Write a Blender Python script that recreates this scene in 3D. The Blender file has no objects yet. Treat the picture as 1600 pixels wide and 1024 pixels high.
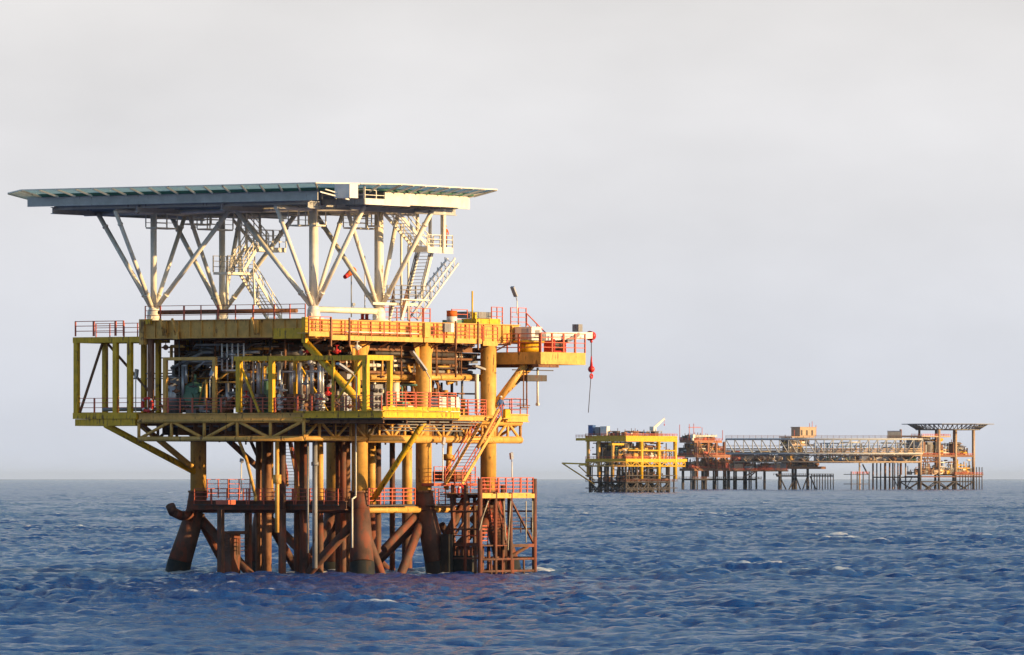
import bpy, math, random
import numpy as np
from mathutils import Vector, Matrix
random.seed(7)
SC = bpy.context.scene
COL = SC.collection
# ------------------------------------------------------------------ camera
F = 12400.0            # focal length in pixels of a 1600 px wide frame
H = 7.6                # eye height above the sea
HY = 748.0             # horizon row
cd = bpy.data.cameras.new('camera'); cam = bpy.data.objects.new('camera', cd); COL.objects.link(cam)
cam.location = (0, 0, H); cam.rotation_euler = (math.radians(90), 0, 0)
cd.sensor_width = 36; cd.lens = 36 * F / 1600; cd.shift_y = (HY - 512) / 1600
cd.clip_start = 1; cd.clip_end = 200000
SC.camera = cam
SC.view_settings.view_transform = 'Standard'; SC.view_settings.look = 'None'
SC.view_settings.exposure = 0.5; SC.view_settings.gamma = 1
# ------------------------------------------------------------------ sky and sun
SUN_AZ = math.radians(20)      # from +X turned towards the camera
SUN_EL = math.radians(9)
sdir = Vector((math.cos(SUN_AZ) * math.cos(SUN_EL), -math.sin(SUN_AZ) * math.cos(SUN_EL), math.sin(SUN_EL)))
sl = bpy.data.lights.new('sun', 'SUN'); so = bpy.data.objects.new('sun', sl); COL.objects.link(so)
sl.energy = 5.0; sl.angle = math.radians(0.5); sl.color = (1.0, 0.66, 0.30)
so.rotation_euler = sdir.to_track_quat('Z', 'Y').to_euler()
w = bpy.data.worlds.new('World'); SC.world = w; w.use_nodes = True
nt = w.node_tree; nt.nodes.clear()
N = nt.nodes.new; LK = nt.links.new
out = N('ShaderNodeOutputWorld')
sky = N('ShaderNodeTexSky'); sky.sky_type = 'NISHITA'; sky.sun_disc = False
sky.sun_elevation = SUN_EL; sky.sun_rotation = math.atan2(sdir.x, sdir.y)
sky.air_density = 1.0; sky.dust_density = 1.5; sky.ozone_density = 2.0
bg1 = N('ShaderNodeBackground'); bg1.inputs[1].default_value = 0.15; LK(sky.outputs[0], bg1.inputs[0])
tc = N('ShaderNodeTexCoord'); sx = N('ShaderNodeSeparateXYZ'); LK(tc.outputs['Generated'], sx.inputs[0])
# thin even cloud bank low over the horizon, blue sky above it
rc = N('ShaderNodeValToRGB'); LK(sx.outputs['Z'], rc.inputs[0])
e = rc.color_ramp.elements
e[0].position = 0.0; e[0].color = (0.50, 0.53, 0.60, 1)
e[1].position = 0.085; e[1].color = (0.62, 0.595, 0.57, 1)
x = e.new(0.035); x.color = (0.60, 0.60, 0.62, 1)
mp = N('ShaderNodeMapping'); mp.inputs['Scale'].default_value = (10, 10, 24); LK(tc.outputs['Generated'], mp.inputs[0])
nz = N('ShaderNodeTexNoise'); nz.inputs['Scale'].default_value = 2.2; nz.inputs['Detail'].default_value = 5; LK(mp.outputs[0], nz.inputs[0])
nr = N('ShaderNodeMapRange'); nr.inputs[1].default_value = 0.3; nr.inputs[2].default_value = 0.7
nr.inputs[3].default_value = 0.92; nr.inputs[4].default_value = 1.05; LK(nz.outputs[0], nr.inputs[0])
vm = N('ShaderNodeVectorMath'); vm.operation = 'SCALE'; LK(rc.outputs[0], vm.inputs[0]); LK(nr.outputs[0], vm.inputs['Scale'])
bg2 = N('ShaderNodeBackground'); bg2.inputs[1].default_value = 0.93; LK(vm.outputs[0], bg2.inputs[0])
mr = N('ShaderNodeMapRange'); mr.interpolation_type = 'SMOOTHSTEP'
mr.inputs[1].default_value = 0.068; mr.inputs[2].default_value = 0.115; mr.inputs[3].default_value = 1.0; mr.inputs[4].default_value = 0.04
LK(sx.outputs['Z'], mr.inputs[0])
mx = N('ShaderNodeMixShader'); LK(mr.outputs[0], mx.inputs[0]); LK(bg1.outputs[0], mx.inputs[1]); LK(bg2.outputs[0], mx.inputs[2])
LK(mx.outputs[0], out.inputs[0])

# ------------------------------------------------------------------ materials
def mat_base(name):
    m = bpy.data.materials.new(name); m.use_nodes = True
    t = m.node_tree; b = t.nodes['Principled BSDF']
    return m, t, b
def paint(name, col, rust=0.25, rough=0.5, rcol=(0.10, 0.035, 0.014), metal=0.0, grime=0.3, sc=1.0):
    """worn marine paint: colour mottling, vertical rust runs, rust blotches"""
    m, t, b = mat_base(name); n = t.nodes.new; l = t.links.new
    tc = n('ShaderNodeTexCoord')
    mp = n('ShaderNodeMapping'); mp.inputs['Scale'].default_value = (2.2 * sc, 2.2 * sc, 0.28 * sc); l(tc.outputs['Object'], mp.inputs[0])
    st = n('ShaderNodeTexNoise'); st.inputs['Scale'].default_value = 1.6; st.inputs['Detail'].default_value = 6; l(mp.outputs[0], st.inputs[0])
    bl = n('ShaderNodeTexNoise'); bl.inputs['Scale'].default_value = 0.9 * sc; bl.inputs['Detail'].default_value = 8; bl.inputs['Roughness'].default_value = .65; l(tc.outputs['Object'], bl.inputs[0])
    ad = n('ShaderNodeMath'); ad.operation = 'ADD'; l(st.outputs[0], ad.inputs[0]); l(bl.outputs[0], ad.inputs[1])
    rr = n('ShaderNodeMapRange'); rr.inputs[1].default_value = 1.22 - 0.55 * rust; rr.inputs[2].default_value = 1.36 - 0.55 * rust
    rr.inputs[4].default_value = 0.85; l(ad.outputs[0], rr.inputs[0])
    gr = n('ShaderNodeMapRange'); gr.inputs[1].default_value = 0.35; gr.inputs[2].default_value = 0.65
    gr.inputs[3].default_value = 1 - grime; gr.inputs[4].default_value = 1.08; l(bl.outputs[0], gr.inputs[0])
    vs = n('ShaderNodeVectorMath'); vs.operation = 'SCALE'; vs.inputs[0].default_value = col; l(gr.outputs[0], vs.inputs['Scale'])
    mx = n('ShaderNodeMix'); mx.data_type = 'RGBA'; l(rr.outputs[0], mx.inputs[0]); l(vs.outputs[0], mx.inputs[6]); mx.inputs[7].default_value = (*rcol, 1)
    l(mx.outputs[2], b.inputs['Base Color'])
    b.inputs['Roughness'].default_value = rough; b.inputs['Metallic'].default_value = metal
    bp = n('ShaderNodeBump'); bp.inputs['Strength'].default_value = 0.35; bp.inputs['Distance'].default_value = 0.03; l(ad.outputs[0], bp.inputs['Height']); l(bp.outputs[0], b.inputs['Normal'])
    return m
M = {
 'yellow': paint('yellow paint', (0.80, 0.48, 0.015), 0.27, .5, sc=1.5),
 'tan':    paint('tan paint', (0.77, 0.43, 0.10), 0.2, .55, sc=1.3),
 'cream':  paint('cream paint', (0.84, 0.79, 0.68), 0.05, .45, grime=.15),
 'white':  paint('white paint', (0.80, 0.78, 0.74), 0.06, .4, grime=.12),
 'grey':   paint('grey steel', (0.27, 0.27, 0.28), 0.2, .5),
 'pale_grey': paint('pale grey steel', (0.46, 0.47, 0.48), 0.1, .5, grime=.2),
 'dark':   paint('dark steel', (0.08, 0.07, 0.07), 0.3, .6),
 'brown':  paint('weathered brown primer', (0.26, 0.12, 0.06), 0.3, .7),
 'red':    paint('red oxide rail paint', (0.62, 0.13, 0.07), 0.12, .5),
 'bright_red': paint('bright red paint', (0.62, 0.03, 0.025), 0.05, .4, grime=.1),
 'rust':   paint('rusted splash zone steel', (0.15, 0.075, 0.052), 0.45, .8, rcol=(0.21, 0.055, 0.028), grime=.5, sc=.7),
 'growth': paint('marine growth', (0.022, 0.026, 0.026), 0.3, .75, rcol=(0.06, 0.035, 0.02), grime=.5),
 'green':  paint('pale green paint', (0.13, 0.27, 0.19), 0.08, .4, grime=.2),
 'teal':   paint('teal netting', (0.30, 0.52, 0.52), 0.03, .6, grime=.2),
 'silver': paint('aluminium cladding', (0.55, 0.56, 0.58), 0.05, .35, metal=.6, grime=.15),
 'blue':   paint('blue paint', (0.04, 0.12, 0.35), 0.1, .5),
 'orange': paint('orange cloth', (0.80, 0.16, 0.02), 0.0, .8, grime=.1),
 'deckgreen': paint('green deck coating', (0.05, 0.16, 0.12), 0.1, .7),
 'skin':   paint('skin', (0.42, 0.22, 0.14), 0.0, .6, grime=.05),
 'rope':   paint('rope', (0.45, 0.42, 0.34), 0.0, .9, grime=.2),
}
def net_material():
    m = bpy.data.materials.new('safety netting'); m.use_nodes = True; t = m.node_tree; t.nodes.clear(); n = t.nodes.new; l = t.links.new
    o = n('ShaderNodeOutputMaterial'); d = n('ShaderNodeBsdfDiffuse'); tr = n('ShaderNodeBsdfTranslucent'); tp = n('ShaderNodeBsdfTransparent')
    d.inputs[0].default_value = (0.35, 0.62, 0.62, 1); tr.inputs[0].default_value = (0.55, 0.85, 0.85, 1)
    m1 = n('ShaderNodeMixShader'); m1.inputs[0].default_value = 0.5; l(d.outputs[0], m1.inputs[1]); l(tr.outputs[0], m1.inputs[2])
    m2 = n('ShaderNodeMixShader'); m2.inputs[0].default_value = 0.3; l(m1.outputs[0], m2.inputs[1]); l(tp.outputs[0], m2.inputs[2]); l(m2.outputs[0], o.inputs[0])
    return m
M['net'] = net_material()
# ------------------------------------------------------------------ mesh building
class MB:
    def __init__(s): s.v = []; s.f = []; s.sm = []
    def quadbox(s, c8):
        n = len(s.v); s.v += [tuple(c) for c in c8]
        for q in ((0,3,2,1),(4,5,6,7),(0,1,5,4),(1,2,6,5),(2,3,7,6),(3,0,4,7)):
            s.f.append(tuple(n + i for i in q)); s.sm.append(False)
        return s
    def box(s, x0, x1, y0, y1, z0, z1):
        if x0 > x1: x0, x1 = x1, x0
        if y0 > y1: y0, y1 = y1, y0
        if z0 > z1: z0, z1 = z1, z0
        return s.quadbox([(x0,y0,z0),(x1,y0,z0),(x1,y1,z0),(x0,y1,z0),(x0,y0,z1),(x1,y0,z1),(x1,y1,z1),(x0,y1,z1)])
    def frame(s, p, q):
        p = Vector(p); q = Vector(q); d = (q - p).normalized()
        up = Vector((0,0,1)) if abs(d.z) < 0.95 else Vector((0,1,0))
        a = d.cross(up).normalized(); b = a.cross(d).normalized()
        return p, q, a, b
    def bar(s, p, q, wd, ht=None):
        ht = ht or wd; p, q, a, b = s.frame(p, q); a = a * wd / 2; b = b * ht / 2
        return s.quadbox([p-a-b, p+a-b, p+a+b, p-a+b, q-a-b, q+a-b, q+a+b, q-a+b]) if True else s
    def ibeam(s, p, q, wd, ht, tf=0.06):
        """horizontal I beam, p and q on the centre line"""
        p, q, a, b = s.frame(p, q)
        s.bar(p + b*(ht/2 - tf/2), q + b*(ht/2 - tf/2), wd, tf)
        s.bar(p - b*(ht/2 - tf/2), q - b*(ht/2 - tf/2), wd, tf)
        s.bar(p, q, tf, ht - 2*tf)
        return s
    def tube(s, p, q, r, r2=None, n=10, cap=True):
        r2 = r if r2 is None else r2
        p, q, a, b = s.frame(p, q); k = len(s.v)
        for c, rr in ((p, r), (q, r2)):
            for i in range(n):
                t = 2*math.pi*i/n; s.v.append(tuple(c + a*math.cos(t)*rr + b*math.sin(t)*rr))
        for i in range(n):
            j = (i+1) % n; s.f.append((k+i, k+j, k+n+j, k+n+i)); s.sm.append(n > 5)
        if cap:
            s.f.append(tuple(k+i for i in reversed(range(n)))); s.sm.append(False)
            s.f.append(tuple(k+n+i for i in range(n))); s.sm.append(False)
        return s
    def path(s, pts, r, n=8):
        for a, b in zip(pts, pts[1:]): s.tube(a, b, r, n=n)
        for c in pts[1:-1]: s.ball(c, r*1.02, 6)
        return s
    def ball(s, c, r, n=8, sz=1.0):
        k = len(s.v); c = Vector(c); m = n//2 + 1
        for i in range(m+1):
            ph = math.pi*i/m
            for j in range(n):
                t = 2*math.pi*j/n
                s.v.append(tuple(c + Vector((r*math.sin(ph)*math.cos(t), r*math.sin(ph)*math.sin(t), r*sz*math.cos(ph)))))
        for i in range(m):
            for j in range(n):
                j2 = (j+1) % n; s.f.append((k+i*n+j, k+(i+1)*n+j, k+(i+1)*n+j2, k+i*n+j2)); s.sm.append(True)
        return s
    def torus(s, c, R, r, axis='x', n=20, m=8):
        pts = []
        for i in range(n+1):
            t = 2*math.pi*i/n; a, b = R*math.cos(t), R*math.sin(t)
            pts.append(Vector(c) + (Vector((0,a,b)) if axis == 'x' else Vector((a,0,b)) if axis == 'y' else Vector((a,b,0))))
        for a, b in zip(pts, pts[1:]): s.tube(a, b, r, n=m, cap=False)
        return s
    def prism(s, poly, z0, z1):
        k = len(s.v); n = len(poly)
        s.v += [(x, y, z0) for x, y in poly] + [(x, y, z1) for x, y in poly]
        s.f.append(tuple(k+i for i in reversed(range(n)))); s.sm.append(False)
        s.f.append(tuple(k+n+i for i in range(n))); s.sm.append(False)
        for i in range(n):
            j = (i+1) % n; s.f.append((k+i, k+j, k+n+j, k+n+i)); s.sm.append(False)
        return s
    def rail(s, p, q, h=1.1, step=1.5, nb=3, r=0.028, rp=0.036):
        """handrail: posts and nb horizontal bars from p to q (points on the walking surface)"""
        p = Vector(p); q = Vector(q); L = (q - p).length; n = max(1, round(L/step)); z = Vector((0,0,1))
        for i in range(n+1):
            c = p.lerp(q, i/n); s.bar(c, c + z*h, rp*2)
        for k in range(nb):
            zz = z*(h*(k+1)/nb - r*(0.9 if k == nb-1 else 0)); s.bar(p + zz, q + zz, r*1.7)
        return s
    def build(s, name, mat, parent=None, col=None):
        me = bpy.data.meshes.new(name); me.from_pydata(s.v, [], s.f)
        me.polygons.foreach_set('use_smooth', s.sm); me.update()
        me.materials.append(M[mat] if isinstance(mat, str) else mat)
        o = bpy.data.objects.new(name, me); COL.objects.link(o)
        if parent: o.parent = parent
        return o
def tag(o, label=None, cat=None, group=None, kind=None):
    if label: o['label'] = label
    if cat: o['category'] = cat
    if group: o['group'] = group
    if kind: o['kind'] = kind
    return o
def copy_tree(o, parent=None):
    c = o.copy(); COL.objects.link(c)
    if parent: c.parent = parent
    for ch in [k for k in bpy.data.objects if k.parent == o]: copy_tree(ch, c)
    return c
class Frame:
    """a structure's own axes: u along its sunlit face, v along its shaded face"""
    def __init__(s, px, Y, deg):
        s.Y = Y; s.X = (px - 800) / F * Y; s.a = math.radians(deg); s.c = math.cos(s.a); s.s = math.sin(s.a)
    def z(s, py, u, v): return H + (HY - py) / F * (s.Y + u*s.s + v*s.c)
    def R(s, px, py, v):
        t = (px - 800) / F; u = (t*s.Y - s.X + v*(s.s + t*s.c)) / (s.c - t*s.s)
        return Vector((u, v, s.z(py, u, v)))
    def L(s, px, py, u):
        t = (px - 800) / F; v = (s.X + u*s.c - t*s.Y - t*u*s.s) / (s.s + t*s.c)
        return Vector((u, v, s.z(py, u, v)))
    def empty(s, name, p=(0,0,0), rz=0):
        o = bpy.data.objects.new(name, None); COL.objects.link(o)
        u, v, z = p; o.location = (s.X + u*s.c - v*s.s, s.Y + u*s.s + v*s.c, z); o.rotation_euler = (0, 0, s.a + rz)
        return o

# ------------------------------------------------------------------ sea
def fft_tile(n, L, seed, lw, lmin, wdir, rms):
    rng = np.random.default_rng(seed)
    k1 = np.fft.fftfreq(n, L/n) * 2*np.pi; kx, ky = np.meshgrid(k1, k1)
    k = np.hypot(kx, ky); k[0,0] = 1
    wx, wy = math.cos(wdir), math.sin(wdir)
    cosw = (kx*wx + ky*wy) / k
    P = np.exp(-1/(k*lw)**2) / k**3.7 * (0.08 + cosw**4) * np.exp(-(k*lmin)**2) ; P[0,0] = 0
    h = (rng.normal(size=(n,n)) + 1j*rng.normal(size=(n,n))) * np.sqrt(P)
    z = np.fft.ifft2(h).real; sc = rms / z.std()
    dx = np.fft.ifft2(1j*kx/k*h).real*sc; dy = np.fft.ifft2(1j*ky/k*h).real*sc
    return z*sc, dx, dy
def sample(t, L, x, y):
    n = t.shape[0]; fx = (x/L*n) % n; fy = (y/L*n) % n
    i = np.floor(fx).astype(int) % n; j = np.floor(fy).astype(int) % n; a = fx - np.floor(fx); b = fy - np.floor(fy)
    i2 = (i+1) % n; j2 = (j+1) % n
    return t[j,i]*(1-a)*(1-b) + t[j,i2]*a*(1-b) + t[j2,i]*(1-a)*b + t[j2,i2]*a*b
def make_sea():
    ds = [60, 120, 200, 260]; d = 290.0
    while d < 15000:
        ds.append(d); d += 0.5*max(1, (d/341))**1.32
    ds = np.array(ds + [18000.0, 25000.0, 40000.0, 90000.0])
    ang = np.concatenate([np.linspace(-60, -12, 14)[:-1], np.linspace(-12, -4.2, 130)[:-1], np.linspace(-4.2, 4.2, 900), np.linspace(4.2, 12, 130)[1:], np.linspace(12, 60, 14)[1:]])
    ta = np.tan(np.radians(ang))
    D, T = np.meshgrid(ds, ta, indexing='ij'); X = D*T; Y = D.copy(); Z = np.zeros_like(X)
    z1, dx1, dy1 = fft_tile(1024, 210.0, 3, 2.3, 0.13, math.radians(262), 0.15)
    z2, dx2, dy2 = fft_tile(1024, 143.0, 9, 0.55, 0.07, math.radians(215), 0.065)
    c, s = math.cos(0.5), math.sin(0.5); X2 = X*c - Y*s; Y2 = X*s + Y*c
    gx = sample(dx1, 210.0, X, Y); gy = sample(dy1, 210.0, X, Y)
    hx = sample(dx2, 143.0, X2, Y2); hy = sample(dy2, 143.0, X2, Y2)
    # patches of livelier and calmer water
    pa = 1 + 0.45*np.sin(X*0.045 + 1.3*np.sin(Y*0.012)) * np.sin(Y*0.021 + X*0.01)
    Z = (sample(z1, 210.0, X, Y) + sample(z2, 143.0, X2, Y2)) * pa + 0.10*np.sin(Y*0.17 + X*0.035 + 0.8*np.sin(X*0.05)) + 0.05*np.sin(Y*0.31 - X*0.08)
    X = X - 1.25*(gx + hx*c + hy*s); Y = Y - 1.25*(gy - hx*s + hy*c)
    fo = np.zeros_like(X); ca, sa = math.cos(math.radians(57)), math.sin(math.radians(57)); X0 = (562-800)/12400*622.0
    for u_, v_ in ((-1.5, -1.2), (9.7, -1.2), (20.3, -1.2), (-1.3, 16.8), (9.9, 16.8), (20.5, 16.8), (4, 5), (7, 9), (2, 9), (10, 6), (18, -4), (22, -4)):
        wx_, wy_ = X0 + u_*ca - v_*sa, 622.0 + u_*sa + v_*ca
        fo = np.maximum(fo, np.exp(-(((X-wx_)/2.0)**2 + ((Y-wy_+1.2)/4.2)**2)))
    nr, nc = D.shape
    co = np.stack([X, Y, Z], -1).reshape(-1, 3).astype(np.float32)
    i = np.arange(nr-1)[:,None]*nc + np.arange(nc-1)[None,:]; i = i.reshape(-1)
    q = np.stack([i, i+1, i+nc+1, i+nc], -1).astype(np.int32)
    me = bpy.data.meshes.new('sea'); me.vertices.add(len(co)); me.vertices.foreach_set('co', co.reshape(-1))
    me.loops.add(q.size); me.loops.foreach_set('vertex_index', q.reshape(-1))
    me.polygons.add(len(q)); me.polygons.foreach_set('loop_start', np.arange(0, q.size, 4, dtype=np.int32))
    try: me.polygons.foreach_set('loop_total', np.full(len(q), 4, dtype=np.int32))
    except Exception: pass
    me.update(calc_edges=True); me.polygons.foreach_set('use_smooth', np.ones(len(q), dtype=bool))
    at = me.attributes.new('crest', 'FLOAT', 'POINT'); at.data.foreach_set('value', (Z/0.2 + 3.6*fo).reshape(-1).astype(np.float32))
    m, t, b = mat_base('sea water'); n = t.nodes.new; l = t.links.new
    b.inputs['IOR'].default_value = 1.33; b.inputs['Specular IOR Level'].default_value = 0.22; b.inputs['Roughness'].default_value = 0.15
    tc = n('ShaderNodeTexCoord')
    n1 = n('ShaderNodeTexNoise'); n1.inputs['Scale'].default_value = 2.1; n1.inputs['Detail'].default_value = 10; n1.inputs['Roughness'].default_value = .62; n1.inputs['Distortion'].default_value = .4; l(tc.outputs['Object'], n1.inputs[0])
    n2 = n('ShaderNodeTexNoise'); n2.inputs['Scale'].default_value = 6.0; n2.inputs['Detail'].default_value = 6; l(tc.outputs['Object'], n2.inputs[0])
    ad = n('ShaderNodeMath'); ad.operation = 'MULTIPLY_ADD'; l(n2.outputs[0], ad.inputs[0]); ad.inputs[1].default_value = .3; l(n1.outputs[0], ad.inputs[2])
    n3 = n('ShaderNodeTexNoise'); n3.inputs['Scale'].default_value = 0.45; n3.inputs['Detail'].default_value = 4; l(tc.outputs['Object'], n3.inputs[0])
    a3 = n('ShaderNodeMath'); a3.operation = 'MULTIPLY_ADD'; l(n3.outputs[0], a3.inputs[0]); a3.inputs[1].default_value = 1.1; l(ad.outputs[0], a3.inputs[2]); ad = a3
    bp = n('ShaderNodeBump'); bp.inputs['Strength'].default_value = 1.0; bp.inputs['Distance'].default_value = 0.42; l(ad.outputs[0], bp.inputs['Height']); l(bp.outputs[0], b.inputs['Normal'])
    wp_ = n('ShaderNodeMapping'); wp_.inputs['Scale'].default_value = (0.02, 0.006, 1); l(tc.outputs['Object'], wp_.inputs[0])
    wn_ = n('ShaderNodeTexNoise'); wn_.inputs['Scale'].default_value = 1.0; wn_.inputs['Detail'].default_value = 4; l(wp_.outputs[0], wn_.inputs[0])
    wr_ = n('ShaderNodeMapRange'); wr_.inputs[1].default_value = 0.35; wr_.inputs[2].default_value = 0.65; wr_.inputs[3].default_value = 0.45; wr_.inputs[4].default_value = 1.0; l(wn_.outputs[0], wr_.inputs[0]); l(wr_.outputs[0], bp.inputs['Strength'])
    # foam on the highest crests
    a = n('ShaderNodeAttribute'); a.attribute_name = 'crest'
    fn = n('ShaderNodeTexNoise'); fn.inputs['Scale'].default_value = 0.35; fn.inputs['Detail'].default_value = 9; fn.inputs['Roughness'].default_value = .75; l(tc.outputs['Object'], fn.inputs[0])
    fm = n('ShaderNodeMath'); fm.operation = 'MULTIPLY_ADD'; l(fn.outputs[0], fm.inputs[0]); fm.inputs[1].default_value = 6.0; l(a.outputs['Fac'], fm.inputs[2])
    fr = n('ShaderNodeMapRange'); fr.inputs[1].default_value = 6.1; fr.inputs[2].default_value = 6.55; l(fm.outputs[0], fr.inputs[0])
    mx = n('ShaderNodeMix'); mx.data_type = 'RGBA'; l(fr.outputs[0], mx.inputs[0])
    mx.inputs[6].default_value = (0.004, 0.058, 0.25, 1); mx.inputs[7].default_value = (0.75, 0.78, 0.8, 1)
    l(mx.outputs[2], b.inputs['Base Color'])
    me.materials.append(m)
    o = bpy.data.objects.new('sea', me); COL.objects.link(o); o['kind'] = 'structure'
make_sea()
# ================================================================== MAIN PLATFORM
P = Frame(562, 622.0, 57)
R_, L_ = P.R, P.L
U0 = -8.6; V0 = -0.6
root = P.empty('offshore_platform')
tag(root, 'large nearby offshore platform in yellow and tan with a cream trussed helideck on top', 'offshore platform')
def part(mb, name, mat, label=None, parent=None):
    o = mb.build(name, mat, parent or root)
    if label: o['label'] = label
    return o
# ---- legs: sleeve in the splash zone and painted column above
legA = [R_(562, 0, 0).x, R_(662, 0, 0).x, R_(763, 0, 0).x]
VB = L_(310, 0, 0.0).y
legB = [0.0, R_(415, 0, VB).x, R_(522, 0, VB).x]
ZCAP = 6.55
for i in range(3):
    for row, (uu, vv) in enumerate(((legA[i], 0.0), (legB[i], VB))):
        bu = (-1.15, 0.35, 1.2)[i]; bv = -1.0 if row == 0 else 1.0
        ztop = 18.4
        lg = part(MB().tube((uu, vv, ZCAP), (uu, vv, ztop), 0.64, n=24), 'leg', 'tan')
        mb = MB().tube((uu, vv, ZCAP), (uu + bu*0.15, vv + bv*0.15, 5.0), 0.74, 0.76, n=24)
        mb.tube((uu + bu*.15, vv + bv*.15, 5.0), (uu + bu, vv + bv, 1.0), 0.78, 0.95, n=24)
        part(mb, 'leg_sleeve', 'rust', parent=lg)
        part(MB().tube((uu + bu, vv + bv, 1.02), (uu + bu*1.6, vv + bv*1.6, -3), 0.97, 1.05, n=24), 'marine_growth', 'growth', parent=lg)
        part(MB().tube((uu, vv, ZCAP - .06), (uu, vv, ZCAP + .1), 0.84, n=24), 'collar', 'brown', parent=lg)
        if row == 0 and i < 2:   # gussets at the top of the column
            for sg in (-1, 1):
                g = MB().quadbox([(uu+sg*.64, -.03, 16.4), (uu+sg*.66, -.03, 16.4), (uu+sg*.66, .03, 16.4), (uu+sg*.64, .03, 16.4),
                           (uu+sg*.64, -.03, 18.3), (uu+sg*1.5, -.03, 18.3), (uu+sg*1.5, .03, 18.3), (uu+sg*.64, .03, 18.3)])
                part(g, 'gusset', 'tan', parent=lg)
# ---- conductors and risers between the legs
for px, wpx, v, top, mat in ((467, 16, 9, 690, 'tan'), (500, 11, 5, 690, 'tan'), (580, 17, 9.5, 690, 'tan'), (613, 9, 7, 690, 'rust'),
                             (636, 17, 10, 690, 'tan'), (590, 12, 11, 690, 'rust'), (441, 12, 6, 690, 'rust'), (536, 10, 4, 690, 'rust')):
    p = R_(px, top, v); r = wpx / 40
    c = part(MB().tube((p.x, v, 5.2), (p.x, v, 11), r, n=16), 'conductor', mat)
    part(MB().tube((p.x, v, -3), (p.x, v, 5.2), r*1.02, n=16), 'lower_pipe', 'rust', parent=c)
p = R_(433, 690, 3.2)
part(MB().tube((p.x, 3.2, 3.4), (p.x, 3.2, 11), .17).tube((p.x, 3.2, 7.2), (p.x, 3.2, 7.9), .34), 'riser', 'tan')
p = R_(492, 690, 1.2)
part(MB().tube((p.x, 1.2, .6), (p.x, 1.2, 11), .21).tube((p.x, 1.2, 8.6), (p.x, 1.2, 8.9), .3), 'riser', 'grey', 'pale grey riser pipe running from deck to water')
p = R_(481, 690, 1.6); part(MB().tube((p.x, 1.6, 1.8), (p.x, 1.6, 11), .08), 'riser', 'grey')
p = R_(556, 660, -.9)
part(MB().path([(p.x, -.9, 12.4), (p.x, -.9, 6.2), (p.x-.5, -.9, 6.0), (p.x-.5, -.9, 2.2)], .07), 'drain_pipe', 'cream')
# curved riser beside the left leg
a = R_(374, 690, 6); b = R_(399, 775, 6)
part(MB().path([a, a.lerp(b, .35) + Vector((.25, 0, 0)), b, b - Vector((0, 0, .4))], .13), 'riser', 'tan')
# horn shaped pipe elbow on the left leg
a = R_(297, 806, VB); q = R_(283, 806, VB); q2 = R_(270, 800, VB); q3 = R_(266, 790, VB)
part(MB().path([a, q, q2, q3], .38, n=12), 'elbow_pipe', 'rust')
# ---- jacket frame at the walkway level and braces down to the water
ZJ = R_(562, 797, 0).z
def tube(p, q, r, name, mat, label=None, n=12): return part(MB().tube(p, q, r, n=n), name, mat, label)
A = [Vector((u, 0, ZJ)) for u in legA]; B = [Vector((u, VB, ZJ)) for u in legB]
for p, q, m in ((A[0], A[1], 'tan'), (A[1], A[2], 'tan'), (B[0], B[1], 'rust'), (B[1], B[2], 'rust'), (A[0], B[0], 'rust'), (A[1], B[1], 'rust'), (A[2], B[2], 'rust')):
    tube(p, q, .27, 'jacket_beam', m)
part(MB().ibeam((U0+7.2, .3, ZJ+.35), (U0+7.2, VB, ZJ+.35), .4, .7), 'jacket_beam', 'rust')
def low(p, du, dv, z=-2.2): return Vector((p.x + du, p.y + dv, z))
for p, q in ((A[0], low(A[1], -4.5, 0)), (A[1], low(A[0], 4.2, 0)), (A[1], low(A[2], -4.4, 0)), (A[2], low(A[1], 4.4, 0)),
             (B[0], low(A[0], 0, 8.0)), (A[0], low(B[0], 0, -8.0)), (B[0], low(B[1], -3, 0)), (B[1], low(B[2], -3, 0)), (B[2], low(B[1], 3, 0)),
             (A[2], low(B[2], 0, -7)), (B[2], low(A[2], 0, 7)), (A[1], low(B[1], 0, -7)), (B[1], low(A[1], 0, 7))):
    tube(p + Vector((0, 0, -.5)), q, .36, 'jacket_brace', 'rust')
for (pa, pb) in (((655, 800), (600, 858)), ((690, 820), (720, 875))):
    a = R_(*pa, .4); b = R_(*pb, .4); tube(a, b, .3, 'jacket_brace', 'rust')
# jacket walkway with rails on the shaded side and the sunlit side
zj = ZJ + .42
part(MB().box(U0+6.9, U0+8.3, .9, VB-.7, zj-.08, zj).box(-1, 18, 1.0, 2.4, zj-.08, zj).box(-1, 18, VB-2.4, VB-1, zj-.08, zj), 'jacket_walkway', 'dark')
for p, q in (((-1.7, .9, zj), (-1.7, 4.9, zj)), ((-1.7, 5.1, zj), (-1.7, 9.4, zj)), ((-1.7, 9.6, zj), (-1.7, VB-.8, zj)), ((-.3, 1.4, zj), (-.3, VB-1.4, zj)),
             ((4, 2.5, zj), (15, 2.5, zj)), ((2, VB-2.5, zj), (14, VB-2.5, zj))):
    part(MB().rail(p, q, 1.25, nb=4), 'railing', 'red')
a = R_(576, 790, -1.0); b = R_(648, 790, -1.0)
part(MB().box(a.x, b.x, -1.0, -.3, zj-.12, zj-.02), 'jacket_walkway', 'dark')
part(MB().rail((a.x, -1.0, zj), (b.x, -1.0, zj), 1.3, nb=4, r=.036, rp=.05), 'railing', 'red')
# pump skid standing on the jacket walkway at left
a = R_(347, 762, 10)
part(MB().box(a.x, a.x+1.0, 9.4, 10.6, zj, zj+.35).rail((a.x-.6, 9, zj+.5), (a.x+2.4, 9, zj+.5), 1.5, nb=4).rail((a.x-.6, 11, zj+.5), (a.x+2.4, 11, zj+.5), 1.5, nb=4), 'valve_platform', 'red')
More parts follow.
